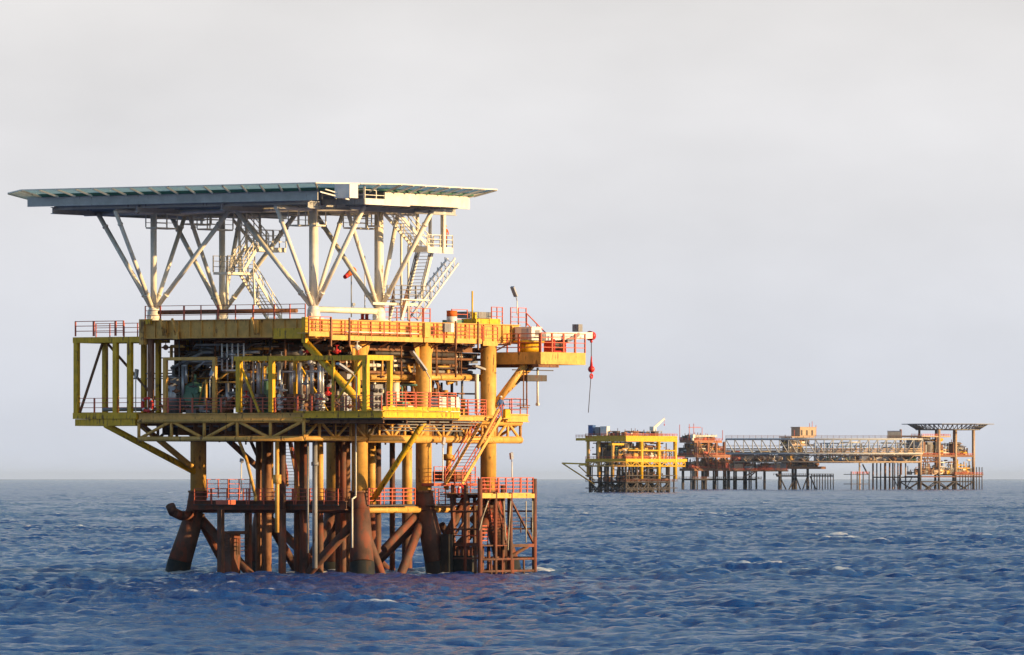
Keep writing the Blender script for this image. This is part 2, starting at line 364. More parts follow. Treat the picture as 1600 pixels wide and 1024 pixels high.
# lower access frames between left legs
a = R_(345, 800, 11); b = R_(388, 800, 11)
fr = MB()
for u in (a.x, b.x): fr.box(u-.22, u+.22, 10.8, 11.2, -2, ZJ)
fr.box(a.x, b.x, 10.9, 11.1, 3.2, 3.45).rail((a.x, 11, 1.6), (b.x, 11, 1.6), 1.3, nb=4)
part(fr, 'jacket_frame', 'rust')
a = R_(355, 870, 11.5)
part(MB().box(a.x, a.x+1.4, 11.2, 12.4, -1, 3.2), 'jacket_frame', 'rust')
# ---- lower deck truss
ZC = R_(562, 686, 0).z; ZL = 12.45
def truss(p, q, nb, name, mat, r=.17, rb=.12, flip=0, top=True):
    p = Vector(p); q = Vector(q); dz = Vector((0, 0, ZL - .35 - ZC)); m = MB()
    m.tube(p, q, r, n=10)
    if top: m.tube(p + dz, q + dz, r*.9, n=10)
    for i in range(nb+1):
        c = p.lerp(q, i/nb); m.tube(c, c + dz, rb, n=8)
        if i < nb:
            d = p.lerp(q, (i+1)/nb)
            if (i + flip) % 2: m.tube(c, d + dz, rb, n=8)
            else: m.tube(c + dz, d, rb, n=8)
    part(m, name, mat)
UR = R_(813, 686, V0).x
VR = L_(217, 686, U0).y
truss((U0, V0, ZC), (0, V0, ZC), 4, 'deck_truss', 'tan', .2, flip=1)
truss((0, V0, ZC), (legA[1], V0, ZC), 5, 'deck_truss', 'tan', .32, flip=1)
truss((legA[1], V0, ZC), (UR, V0, ZC), 7, 'deck_truss', 'tan', .3)
truss((U0, V0, ZC), (U0, VR, ZC), 5, 'deck_truss', 'tan', .2, .13)
truss((U0, VR, ZC), (UR, VR, ZC), 12, 'deck_truss', 'brown', .2)
truss((UR, V0, ZC), (UR, VR, ZC), 6, 'deck_truss', 'tan', .2)
for u in (-4.5, 0, 4.6, 9.4, 14, 18.8): truss((u, V0, ZC), (u, VR, ZC), 6, 'deck_truss', 'brown', .15, .1)
# pipework under the lower deck
for k in range(16):
    v = random.uniform(.6, VR-.5); z = random.uniform(ZC+.2, ZL-.6); u0 = random.uniform(U0+.3, 2); u1 = random.uniform(u0+4, UR-.5)
    tube((u0, v, z), (u1, v, z), random.choice((.06, .09, .14)), 'process_pipe', random.choice(('brown', 'grey', 'tan', 'dark')), n=8)
for k in range(16):
    u = random.uniform(U0+.4, 10); z = random.uniform(ZC+.1, ZL-.6)
    tube((u, random.uniform(0, 3), z), (u, random.uniform(9, VR), z), random.choice((.06, .08, .12)), 'process_pipe', random.choice(('brown', 'grey', 'dark')), n=8)
# ---- lower deck floor
part(MB().box(U0+.1, UR, V0+.1, VR, ZL-.3, ZL-.05), 'deck_floor', 'dark')
j = MB()
for k in range(14): j.ibeam((U0+1+k*2.25, V0+.2, ZL-.5), (U0+1+k*2.25, VR-.2, ZL-.5), .2, .4)
part(j, 'floor_joists', 'brown')
EU = R_(712, 640, -7.6).x; EV = L_(598, 640, U0).y       # the lower deck's projecting corner bay
part(MB().box(U0+.12, EU-.1, EV+.1, V0, ZL-.3, ZL-.06), 'deck_floor', 'dark')
def zR(py, u, v): return P.z(py, u, v)
# edge beams of the lower deck
part(MB().ibeam((U0, L_(460, 640, U0).y, ZL+.1), (U0, EV, ZL+.1), .3, .55), 'edge_beam', 'yellow')
part(MB().ibeam((U0, EV-.0, ZL+.1), (EU, EV, ZL+.1), .3, .5).ibeam((U0, EV+.02, ZL+.55), (EU, EV+.02, ZL+.55), .12, .3), 'edge_beam', 'yellow')
part(MB().ibeam((U0, V0, ZL), (U0, VR, ZL), .35, .5).tube((U0-.15, 0, ZL-.35), (U0-.15, VR, ZL-.35), .1), 'edge_beam', 'tan')
part(MB().ibeam((EU, EV, ZL), (EU, V0, ZL), .3, .5), 'edge_beam', 'yellow')
u1 = R_(760, 640, -2.6).x; u1b = R_(790, 640, -1).x
part(MB().ibeam((EU, -2.6, ZL-.05), (u1, -2.6, ZL-.05), .3, .4).box(EU, u1, -2.6, V0, ZL-.1, ZL-.02), 'edge_beam', 'tan')
part(MB().tube((R_(718, 650, V0-.3).x, V0-.3, ZL-.15), (R_(768, 650, V0-.3).x, V0-.3, ZL-.15), .38, n=14), 'edge_beam', 'tan')
part(MB().ibeam((u1b, -1, ZL), (UR+.5, -1, ZL), .3, .6).box(u1b, UR+.5, -1, V0+.2, ZL+.31, ZL+.36), 'edge_beam', 'tan')
part(MB().box(R_(785, 640, -1.2).x, R_(793, 640, -1.2).x, -1.5, -1.2, ZL-.2, ZL+.7), 'junction_box', 'yellow')
# pipes hung beneath the projecting bay
mbp = MB()
for k in range(4):
    z = ZL-.45-k*.22; mbp.tube((-5, EV+.6+k*.6, z), (EU+4, EV+.6+k*.6, z), .06, n=6)
part(mbp, 'pipe_rack', 'grey')
truss_b = MB()
for k in range(4): truss_b.ibeam((U0+.6+k*3.2, EV+.3, ZL-.4), (U0+.6+k*3.2, V0, ZL-.4), .2, .35)
part(truss_b, 'floor_joists', 'brown')
# main diagonal struts
tube(R_(478, 536, V0-.1), (U0+.3, EV+1.4, ZL+.2), .30, 'strut', 'yellow', 'yellow strut from the upper deck corner down to the projecting bay')
part(MB().tube(R_(665, 656, EV+1), (legA[0]+.6, -.8, ZJ+.75), .24), 'strut', 'yellow')
tube(R_(305, 738, VB), L_(165, 664, U0), .26, 'strut', 'yellow')
tube(R_(300, 730, VB-.4), L_(215, 660, -4.8), .24, 'strut', 'tan')
tube(R_(415, 742, VB), R_(357, 688, 11), .24, 'strut', 'brown')
tube(R_(410, 730, VB-1), R_(392, 690, VB-1), .14, 'strut', 'brown')
# railings of the lower deck
zr = ZL + .3
def face_rail(px0, px1, u=None, v=None, z=zr, h=1.15, nb=4, mat='red', step=1.4, **k):
    a = L_(px0, 0, u) if u is not None else R_(px0, 0, v); b = L_(px1, 0, u) if u is not None else R_(px1, 0, v)
    a.z = b.z = z; part(MB().rail(a, b, h, step, nb, **k), 'railing', mat)
for a, b in ((232, 262), (263, 300), (301, 345), (346, 392), (393, 428), (430, 464)): face_rail(a, b, u=U0-.05)
for a, b in ((465, 486), (487, 520), (521, 560), (561, 596)): face_rail(a, b, u=U0-.05, z=ZL+.42)
for a, b in ((604, 648), (650, 670), (672, 712)): face_rail(a, b, v=EV, z=ZL+.6, h=1.25, nb=5, r=.034, rp=.045)
face_rail(717, 759, v=-2.6, z=ZL+.15, h=1.3, nb=5, r=.034, rp=.045)
face_rail(786, 813, v=-1.0, z=ZL+.36, h=1.25)
part(MB().rail((UR+.4, -1, ZL+.36), (UR+.4, 4, ZL+.36), 1.2), 'railing', 'red')
# ---- upper deck
ZU = 20.0
VU = L_(226, 510, U0).y
UU = R_(811, 510, V0).x
part(MB().box(U0+.1, UU-.1, V0+.1, VU-.1, ZU-.35, ZU-.04), 'upper_deck_floor', 'grey')
j = MB()
for k in range(22): j.ibeam((U0+.7+k*1.35, V0+.3, ZU-.95), (U0+.7+k*1.35, VU-.2, ZU-.95), .22, 1.1)
part(j, 'deck_girder', 'brown')
m = MB()
m.ibeam((U0, V0, ZU-.72), (U0, VU, ZU-.72), .45, 1.45)
for k in range(13): m.box(U0-.17, U0-.04, V0+.6+k*1.12, V0+.66+k*1.12, ZU-1.36, ZU-.07)
part(m, 'edge_beam', 'tan', 'shaded tan edge girder of the upper deck')
a = L_(428, 520, U0-.28)
part(MB().box(U0-.34, U0-.26, V0, a.y, ZU-1.5, ZU-.75).box(U0-.4, U0-.24, V0, a.y, ZU-1.56, ZU-1.5), 'edge_beam', 'yellow')
part(MB().box(U0-.28, U0+.12, V0-.35, V0+.02, ZU-1.9, ZU+.1), 'corner_post', 'yellow')
part(MB().box(U0-.28, U0+.25, VU-.1, VU+.35, ZU-1.9, ZU+.1), 'corner_post', 'tan')
part(MB().box(U0-.4, U0-.1, VU-.8, VU-.3, ZU-.3, ZU+.1), 'junction_box', 'yellow')
for pxs in (257, 400, 276): # brackets on the shaded girder
    a = L_(pxs, 510, U0-.3); part(MB().box(U0-.5, U0-.2, a.y-.25, a.y+.25, ZU-1.1 if pxs != 276 else ZU-1.5, ZU-.1 if pxs != 276 else ZU-.9).tube((U0-.4, a.y, ZU-1.2), (U0-.9, a.y, ZU+.1), .1), 'bracket', 'tan')
m = MB()
m.box(U0+.12, UU, V0-.02, V0+.04, ZU-1.5, ZU-.06).box(U0+.12, UU, V0-.2, V0+.1, ZU-.06, ZU).box(U0+.12, UU, V0-.2, V0+.1, ZU-1.56, ZU-1.5)
for k in range(22): m.box(U0+1+k*1.35, U0+1.05+k*1.35, V0-.16, V0-.02, ZU-1.5, ZU-.06)
part(m, 'edge_beam', 'tan', 'sunlit orange yellow edge girder of the upper deck')
# outer walkway on the sunlit side
zw = ZU - 1.35
for a_, b_, dz in ((482, 517, .25), (518, 660, 0), (662, 692, 0), (694, 752, 0), (754, 777, -.15)):
    a = R_(a_, 0, V0-1.3); b = R_(b_, 0, V0-1.3)
    wk = part(MB().box(a.x, b.x, V0-1.3, V0-.22, zw-.1+dz, zw+dz).box(a.x, b.x, V0-1.36, V0-1.3, zw-.3+dz, zw+.08+dz), 'walkway', 'tan')
    part(MB().rail((a.x, V0-1.33, zw+dz), (b.x, V0-1.33, zw+dz), 1.25, nb=4, step=1.8), 'railing', 'red', parent=wk)
for k in range(12): part(MB().bar((U0+1+k*2.4, V0-1.3, zw-.15), (U0+1+k*2.4, V0+.05, zw-.75), .1).bar((U0+1+k*2.4, V0-1.3, zw-.3), (U0+1+k*2.4, V0, zw-.3), .12), 'walkway_bracket', 'brown')
for px0, px1, mat in ((693, 703, 'grey'), (703, 708, 'white'), (662, 671, 'tan')):
    a = R_(px0, 0, V0-1.5); b = R_(px1, 0, V0-1.5)
    part(MB().box(a.x, b.x-.03, V0-1.62, V0-1.38, zw+(.55 if mat != 'tan' else .1), zw+1.25), 'cabinet', mat)
a = R_(540, 0, V0-1.2); b = R_(655, 0, V0-1.2)
part(MB().path([(a.x, V0-1.1, zw+.35), (b.x, V0-1.1, zw+.35)], .09), 'process_pipe', 'cream')
for px_ in (517, 546, 712, 747):
    a = R_(px_, 0, V0-1.45); part(MB().bar((a.x, V0-1.45, zw-.8), (a.x, V0-1.45, ZU+.1), .12), 'ladder_post', 'brown')
# rail on top of the upper deck
for a, b in ((227, 250), (251, 287), (288, 340), (341, 395), (396, 428), (429, 477)):
    face_rail(a, b, u=U0+.15, z=ZU, h=1.15, nb=3, step=1.9)
part(MB().tube((U0+.5, V0+1, ZU+.62), (U0+.5, VU-1, ZU+.62), .17, n=10), 'process_pipe', 'brown')
for a, b in ((600, 660), (662, 672), (706, 730)): face_rail(a, b, v=2.0, z=ZU, h=1.2, nb=3, step=2)
for a, b in ((768, 785), (798, 822)): face_rail(a, b, v=V0+1.6, z=ZU-.1, h=1.55, nb=4, step=1.0)
a = R_(823, 490, V0+.3); b = R_(855, 523, V0+.3)
part(MB().bar(a, b, .07).bar(a - Vector((0,0,.8)), b - Vector((0,0,.8)), .07).bar(a, a - Vector((0,0,1)), .07).bar(a.lerp(b,.5), a.lerp(b,.5) - Vector((0,0,1)), .07), 'railing', 'red')
# deck-top boxes and pipes
for px0, px1, py0, py1, v, mat, nm in ((732, 768, 487, 498, 3, 'grey', 'equipment_box'), (744, 764, 498, 504, -.2, 'yellow', 'equipment_box'), (765, 782, 498, 504, -.2, 'yellow', 'equipment_box'),
                                  (714, 740, 500, 503, 1, 'green', 'equipment_box')):
    a = R_(px0, py0, v); b = R_(px1, py1, v); part(MB().box(a.x, b.x, v, v+1.4, ZU-.03 if b.z < 20.3 else b.z, a.z), nm, mat)
a = R_(738, 455, 2.6); part(MB().tube((a.x, 2.6, ZU), (a.x, 2.6, a.z), .07).box(a.x+.1, a.x+.35, 2.4, 2.7, ZU, ZU+1.0), 'vent_pipe', 'yellow')
# ---- yellow open module frame on the projecting bay
MU1 = U0 + 3.3; MV0 = L_(572, 600, U0).y; MV1 = L_(371, 600, U0).y; ZM = L_(480, 556, U0).z; ZF = ZL + .3
def post(u, v, z0, z1, wdt=.36, mat='yellow', name='module_post'): return part(MB().box(u-wdt/2, u+wdt/2, v-wdt/2, v+wdt/2, z0, z1), name, mat)
for pxm in (374, 425, 521, 572):
    v = L_(pxm, 600, U0).y
    post(U0-.02, v, ZF, ZM-.36, .4 if pxm in (374, 425) else .42 if pxm == 572 else .2); post(MU1, v+.02, ZF, ZM-.36, .34)
part(MB().box(U0-.22, U0+.18, MV0-.2, MV1+.2, ZM-.36, ZM).box(MU1-.18, MU1+.18, MV0+.2, MV1+.2, ZM-.36, ZM-.01).box(U0+.18, MU1+.18, MV0-.2, MV0+.2, ZM-.38, ZM+.01).box(U0+.18, MU1-.18, MV1-.2, MV1+.2, ZM-.36, ZM-.02), 'module_frame', 'yellow')
va = L_(425, 0, U0).y; vb = L_(521, 0, U0).y
for a_, b_ in (((U0, MV1-.2, ZM-.5), (U0, va+1.2, ZF)), ((MU1, va-.2, ZM-.5), (MU1, va-3, ZF)), ((U0, MV0+.3, ZM-.5), (U0, vb-.4, ZF+1))): part(MB().bar(a_, b_, .15), 'module_brace', 'yellow')
# ---- projecting yellow cage at the far left
CU1 = U0 + 3.8; CV1 = L_(120, 600, U0).y; CVm = L_(181, 600, U0).y
zc0 = ZL + .35; zc1 = L_(150, 531, U0).z
for q_ in ((U0-.2, U0+.2, VU+.4, CV1+.25, zc1-.25, zc1+.2), (CU1-.2, CU1+.2, VU+.4, CV1+.25, zc1-.25, zc1+.2), (U0+.2, CU1-.2, CV1-.15, CV1+.25, zc1-.25, zc1+.18),
           (U0+.2, CU1-.2, VU+.5, CV1-.15, zc1+.1, zc1+.17), (U0-.2, U0+.2, VR+.1, CV1+.25, zc0-.5, zc0-.02), (CU1-.2, CU1+.2, VR+.1, CV1+.25, zc0-.5, zc0-.02), (U0+.2, CU1-.2, CV1-.15, CV1+.25, zc0-.5, zc0-.04), (U0+.2, CU1-.2, CVm-.15, CVm+.15, zc0-.5, zc0-.04)):
    part(MB().box(*q_), 'cage_beam', 'yellow')

part(MB().box(U0-.1, CU1, VR+.3, CV1+.1, zc0-1.05, zc0-.52).box(U0+.2, CU1-.2, VR+.1, CV1, zc0-.04, zc0+.02), 'cage_floor', 'yellow')
for v in (CV1, CVm, VU+1.4):
    post(U0, v, zc0-.02, zc1-.25, .38, name='cage_post'); post(CU1, v, zc0-.02, zc1-.25, .36, name='cage_post')
part(MB().box(CU1+.4, CU1+.8, VU-1, VU-.6, zc0, zc1).box(CU1+2.4, CU1+2.8, VU-1, VU-.6, zc0, zc1).box(CU1+.8, CU1+2.4, VU-.95, VU-.7, zc0+3.6, zc0+3.8), 'cage_post', 'yellow')
c = L_(163, 540, CU1)
part(MB().bar((CU1-.3, c.y, zc1-.3), (U0, CV1-.3, zc0), .16).bar((CU1-.3, c.y-.6, zc1-.3), (CU1, VU+.5, zc0), .16), 'cage_brace', 'brown')
part(MB().bar((CU1, CVm, zc0+3.1), (CU1+.6, VU-.8, zc0+3.1), .1).bar((CU1, CVm+1.5, zc0+2.7), (CU1, VU, zc0+2.7), .08), 'cage_brace', 'grey')
for a, b in ((118, 146), (147, 180), (181, 193)): face_rail(a, b, u=U0-.02, z=zc1+.28, h=1.2, nb=3, r=.034, rp=.05)
face_rail(194, 225, u=U0+.5, z=zc1+.2, h=1.1, nb=3)
face_rail(150, 215, u=CU1, z=zc1+.28, h=1.1, nb=3)
for a, b in ((121, 147), (148, 178), (184, 225)): face_rail(a, b, u=U0-.02, z=zc0, h=1.15, nb=3)
part(MB().tube((U0+1.5, CV1-1.5, zc0+.25), (U0+1.5, VU, zc0+.25), .16), 'process_pipe', 'grey')
# ---- equipment between the decks, left half
a = L_(258, 0, U0+.3).y; b = L_(335, 0, U0+.3).y
part(MB().box(U0+.2, U0+.5, a-.15, a+.15, ZF, ZF+4.1).box(U0+.2, U0+.5, b-.15, b+.15, ZF, ZF+4.1).box(U0+.2, U0+.5, b-.15, a+.15, ZF+4.1, ZF+4.35), 'pipe_frame', 'tan')
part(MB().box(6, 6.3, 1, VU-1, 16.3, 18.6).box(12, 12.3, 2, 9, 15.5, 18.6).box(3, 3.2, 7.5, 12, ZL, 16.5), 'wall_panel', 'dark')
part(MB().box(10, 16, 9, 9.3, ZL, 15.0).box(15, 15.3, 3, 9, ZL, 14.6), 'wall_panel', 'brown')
# vertical pale pipes with valve trees inside the yellow module
for i, (px_, r, dz) in enumerate(((383, .17, 0), (396, .08, .2), (404, .18, 0), (436, .17, .1), (440, .07, 0), (455, .16, 0), (468, .17, 0), (487, .17, 0), (499, .15, 0), (504, .13, -.4), (411, .07, 0), (472, .07, -.5))):
    u = U0 + random.uniform(1.0, 2.6); v = L_(px_, 0, u).y
    t = part(MB().tube((u, v, ZF+1.2), (u, v, ZM-.5+dz), r, n=10), 'production_pipe', 'silver')
    vt = MB().tube((u, v, ZF), (u, v, ZF+1.5), r*.9, n=8)
    for zz in (.35, .8, 1.25):
        vt.tube((u-.3, v, ZF+zz), (u+.3, v, ZF+zz), .11, n=8).tube((u-.34, v, ZF+zz), (u-.3, v, ZF+zz), .2, n=10)
        vt.ball((u, v, ZF+zz), .24)
    vt.tube((u, v-.5, ZF+1.0), (u, v+.5, ZF+1.0), .09, n=8).torus((u-.4, v+.3, ZF+1.0), .17, .03, n=10, m=5)
    part(vt, 'valve_tree', random.choice(('grey', 'silver', 'brown', 'dark')))
for i, (px_, r) in enumerate(((500, .1), (480, .1), (440, .1))):   # gooseneck pipes
    u = U0 + 1.6; v = L_(px_, 0, u).y
    part(MB().path([(u, v, ZF+1), (u, v, ZM-1.2), (u, v-1.2, ZM-1.2), (u, v-1.2, ZM-2)], r), 'gooseneck_pipe', 'silver')
u = U0 + 1.2
for px_ in (347, 355, 363, 372, 381):    # hanging loop of white pipes
    v = L_(px_, 0, u).y; part(MB().tube((u, v, ZF+3.3), (u, v, ZF+5.4), .07, n=8), 'production_pipe', 'white')
part(MB().tube((u, L_(347, 0, u).y, ZF+3.3), (u, L_(385, 0, u).y, ZF+3.3), .07), 'production_pipe', 'white')
part(MB().path([(U0+2, L_(286, 0, U0+2).y, ZF+.6), (U0+2, L_(286, 0, U0+2).y, ZF+3.7), (U0+2, L_(291, 0, U0+2).y, ZF+3.7), (U0+2, L_(291, 0, U0+2).y, ZF+2.3)], .13), 'gooseneck_pipe', 'silver')
part(MB().path([(U0+1, L_(322, 0, U0+1).y, ZF), (U0+1, L_(322, 0, U0+1).y, ZF+2.6)], .1), 'production_pipe', 'tan')
# ---- general pipework between the decks (sunlit half)
for px0, px1, py_, v, r, mat in ((605, 700, 546, 3, .2, 'tan'), (674, 745, 549, 2, .13, 'cream'), (674, 738, 563, 3, .12, 'tan'), (606, 760, 573, 2.5, .12, 'tan'), (608, 650, 578, 4, .1, 'cream'),
                              (622, 761, 590, 1.2, .24, 'tan'), (577, 664, 590, 1.2, .24, 'tan'), (575, 632, 571, 1.8, .16, 'cream'), (604, 735, 558, 5, .1, 'brown'), (604, 745, 566, 7, .12, 'grey'), (680, 740, 540, 6, .14, 'brown')):
    a = R_(px0, py_, v); b = R_(px1, py_, v); tube(a, b, r, 'process_pipe', mat, n=10)
for px_, py0, py1, v, r, mat in ((624, 552, 572, 2.5, .1, 'cream'), (585, 570, 640, 2, .13, 'cream'), (627, 540, 590, 0, .07, 'brown'), (682, 540, 588, -.2, .08, 'brown'), (712, 540, 590, -.2, .08, 'brown'), (745, 585, 640, 0, .17, 'cream'),
                              (617, 593, 640, 2.0, .4, 'cream'), (560, 540, 560, -.5, .06, 'red'), (630, 600, 640, 2, .06, 'yellow'), (645, 600, 640, 3, .09, 'brown'), (650, 605, 640, 1, .1, 'tan'),
                              (690, 598, 640, 5, .1, 'dark'), (706, 590, 640, 4, .12, 'dark'), (722, 592, 640, 5, .1, 'grey')):
    a = R_(px_, py0, v); b = R_(px_, py1, v); tube(a, b, r, 'process_pipe', mat, n=10)
for k in range(22):
    u = random.uniform(U0+3, 18); v0 = random.uniform(1, 4); v1 = random.uniform(7, VU-.5); z = random.uniform(15.2, 18.2)
    tube((u, v0, z), (u, v1, z), random.choice((.07, .1, .15)), 'process_pipe', random.choice(('brown', 'grey', 'dark', 'tan')), n=8)
EQ = MB; eqm = ('brown', 'grey', 'dark', 'tan', 'green')
for k in range(26):     # small pumps, skids, valves
    u = random.uniform(U0+1.5, 18); v = random.uniform(2, VU-1.5); s_ = random.uniform(.35, .8)
    m = MB().box(u-s_, u+s_, v-.4, v+.4, ZL, ZL+.25).tube((u-s_*.8, v, ZL+.25+s_*.5), (u+s_*.6, v, ZL+.25+s_*.5), s_*.42, n=12)
    m.tube((u, v, ZL+.3), (u, v, ZL+.9+s_*1.2), .09, n=8).tube((u+s_*.4, v-.5, ZL+.7), (u+s_*.4, v+.7, ZL+.7), .08, n=8).box(u+s_*.6, u+s_*.9, v-.2, v+.2, ZL+.25, ZL+1.3)
    part(m, 'pump_skid', random.choice(eqm))
for k in range(14):
    u = random.uniform(3, 17); v = random.uniform(6, VU-.5); part(MB().tube((u, v, ZL), (u, v, 18.4), random.choice((.06, .1, .14)), n=8), 'process_pipe', random.choice(('brown', 'dark', 'grey')))
# columns between the decks at the back
for u in (U0+.3, -2, 4.5, 14): part(MB().box(u-.2, u+.2, VU-.6, VU-.2, ZL, ZU-1.4), 'deck_column', 'brown')
m = MB()
for k in range(6): m.bar((9.4+k*1.6, VU-.6, ZL), (9.4+(k+1)*1.6, VU-.6, ZL+2.5), .18) if k % 2 else m.bar((9.4+k*1.6, VU-.6, ZL+2.5), (9.4+(k+1)*1.6, VU-.6, ZL), .18)
m.bar((9.4, VU-.6, ZL+2.6), (19, VU-.6, ZL+2.6), .25); part(m, 'deck_brace', 'brown')
part(MB().box(U0+3, UU-4, VU-1.0, VU-.7, 17.3, 18.5), 'deck_girder', 'brown')
m = MB()
for z in (15.6, 16.2, 16.8, 17.3): m.bar((9, 8, z), (19, 8, z), .14, .18)
for u in (9.3, 12, 15, 18.8): m.bar((u, 8.2, ZL), (u, 8.2, 17.5), .16)
part(m, 'pipe_rack', 'brown')
# instrument panel with dark gauges near the lit module posts
a = R_(586, 615, -3); part(MB().box(a.x-.5, a.x+.8, -3.2, -2.8, ZF, ZF+2.2), 'control_panel', 'grey')
for i in range(2):
    for k in range(3): part(MB().ball((a.x-.15+i*.55, -3.25, ZF+.5+k*.6), .18), 'gauge', 'dark')
# ---- dense secondary steel, conduits and valves
rg = random.Random(77)
for k in range(95):
    u = rg.uniform(U0+1.2, 19); v = rg.uniform(.8, VU-1); z = rg.uniform(ZL+.2, 18.4); r = rg.choice((.035, .045, .06, .08)); t = rg.random(); mt_ = rg.choice(('brown','grey','dark','silver','tan','dark'))
    if t < .4: tube((u, v, z), (u, v, min(18.6, z+rg.uniform(1, 4))), r, 'conduit', mt_, n=6)
    elif t < .75: tube((u, v, z), (u, min(VU-.4, v+rg.uniform(1.5, 7)), z), r, 'conduit', mt_, n=6)
    else: tube((u, v, z), (u+rg.uniform(2, 7), v, z), r, 'conduit', mt_, n=6)
for k in range(90):
    u = U0 + .8 + rg.random()**1.6*14; v = rg.uniform(-4 if u < 0 else 1, VU-1); z = rg.uniform(ZL+.3, ZL+3.2) if k % 3 else rg.uniform(16.5, 18)
    m = MB().ball((u, v, z), rg.uniform(.12, .26), 8).tube((u, v-.35, z), (u, v+.35, z), .08, n=6).tube((u, v, z), (u, v, z+.45), .04, n=5).torus((u, v, z+.45), .16, .03, 'z', 9, 4)
    part(m, 'valve', rg.choice(('grey','silver','dark','brown','bright_red','cream','brown')))
for k in range(40):      # secondary beams and hangers below the upper deck and scaffold by the cage
    if k < 16: u = rg.uniform(U0+1.5, 18); part(MB().box(u-.1, u+.1, rg.uniform(.5, 3), rg.uniform(8, VU-1), 17.6+.05*(k % 7), 17.85+.05*(k % 7)), 'support_beam', rg.choice(('brown','dark')))
    elif k < 28: u = rg.uniform(U0+3, 12); v = rg.uniform(6, VU-.6); part(MB().box(u-.09, u+.09, v-.09, v+.09, ZL, 18.6), 'support_beam', rg.choice(('brown','dark','yellow')))
    else: z = ZL+.8+(k-28)*.48; v = VU-1.2; part(MB().bar((U0+2.2+(k%3), v-1.8, z), (U0+2.2+(k%3), v+1.2, z), .09).bar((U0+2.2, v-(k%4)*.5, z), (U0+6, v-(k%4)*.5, z), .09), 'support_beam', 'dark')
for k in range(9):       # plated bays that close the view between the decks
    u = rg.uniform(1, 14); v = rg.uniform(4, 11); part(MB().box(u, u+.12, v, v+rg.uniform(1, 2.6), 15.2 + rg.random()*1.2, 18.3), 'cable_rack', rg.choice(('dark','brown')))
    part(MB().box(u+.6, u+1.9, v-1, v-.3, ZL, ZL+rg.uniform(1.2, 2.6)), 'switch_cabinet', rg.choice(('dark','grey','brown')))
for k in range(22):      # clutter hung inside the lower truss
    u = rg.uniform(U0+.8, 16); v = rg.uniform(1, VU-1); part(MB().box(u, u+rg.uniform(.3, 1.4), v, v+rg.uniform(.4, 1.6), ZC+.25+rg.random()*.5, ZL-.5).tube((u, v, ZC+.1), (u, v, ZC-rg.uniform(.1, .5)), .07, n=6), 'pipe_hanger', rg.choice(('dark','brown','dark')))
for k in range(9):       # extra conductors, added between the legs so that they shade one another
    u = rg.uniform(-1, 10); v = rg.uniform(4, 13); r = rg.uniform(.14, .4); part(MB().tube((u, v, -3), (u, v, ZC+.2), r, n=12), 'conductor', rg.choice(('rust','rust','brown')))
for k in range(60):      # long pipe runs stacked under the upper deck
    v = rg.uniform(.9, 6.5); z = (15.2 + 3.2*rg.random()) if k % 5 else rg.uniform(13, 15); u = rg.uniform(0, 11); part(MB().tube((u, v, z), (min(19.5, u+rg.uniform(5, 14)), v, z), rg.choice((.07, .1, .13, .18)), n=8), 'pipe_run', rg.choice(('brown','grey','dark','tan','cream','dark')))
for k in range(14):      # skid mounted modules deep inside the left half
    u = rg.uniform(2, 13) ; v = rg.uniform(6.5, VU-3); a_ = rg.uniform(1.6, 3.2); h = rg.uniform(1.8, 4.6)
    m = MB().box(u, u+a_, v, v+a_*.8, ZL, ZL+h)
    for q_ in range(5): m.box(u-.05, u, v+.1, v+a_*.8-.1, ZL+.2+q_*h/5.2, ZL+.28+q_*h/5.2)
    m.box(u-.1, u+.05, v+a_*.3, v+a_*.6, ZL+.2, ZL+h*.6).tube((u+.5, v+.5, ZL+h), (u+.5, v+.5, ZL+h+1.2), .12, n=8)
    part(m, 'equipment_module', rg.choice(('dark','grey','brown','dark','green')))
for k in range(5): part(MB().box(4.6+k*2.1, 4.75+k*2.1, 2.5+k*.7, 11-k*.3, 16.0+.2*(k%2), 18.5), 'cable_rack', rg.choice(('dark','brown')))
for k in range(9): part(MB().ibeam((U0+.8, 1.4+k*1.5, ZC+.8), (17, 1.4+k*1.5, ZC+.8), .3, 1.0), 'underdeck_girder', rg.choice(('dark','brown')))
for k in range(34):
    v = rg.uniform(.9, 6.0); z = rg.uniform(15.6, 18.4); u = rg.uniform(6, 12); part(MB().tube((u, v, z), (rg.uniform(17, 20), v, z), rg.choice((.07, .1, .14, .2)), n=8), 'header_pipe', rg.choice(('brown','tan','grey','brown','dark','cream')))
for k in range(8): part(MB().ibeam((1, 1.0+k*.8, 17.9-(k%3)*.5), (19.5, 1.0+k*.8, 17.9-(k%3)*.5), .2, .4), 'support_girder', rg.choice(('brown','dark')))
for k in range(26):      # equipment just behind the sunlit edge
    u = rg.uniform(3.5, 17.5); v = rg.uniform(1.0, 6.5); a_ = rg.uniform(.4, 1.0); h = rg.uniform(.8, 2.4)
    m = MB().box(u, u+a_*1.3, v, v+a_, ZL, ZL+h*.5).tube((u+a_*.6, v+a_*.4, ZL+h*.5), (u+a_*.6, v+a_*.4, ZL+h), a_*.28, n=12).torus((u+a_*.6, v-.05, ZL+h*.7), .2, .035, 'y', 10, 5).tube((u, v, ZL+h*.8), (u+a_*2.2, v, ZL+h*.8), .07, n=8)
    part(m, 'pump_set', rg.choice(('grey','brown','dark','tan','orange','green')))
for k in range(16):
    u = rg.uniform(4, 18); v = rg.uniform(1.5, 7); part(MB().bar((u, v, ZL), (u, v, 18.5), .13).bar((u, v, 15), (u+rg.uniform(-2.5, 2.5), v, 18.4), .1), 'pipe_support', rg.choice(('brown','dark','brown')))
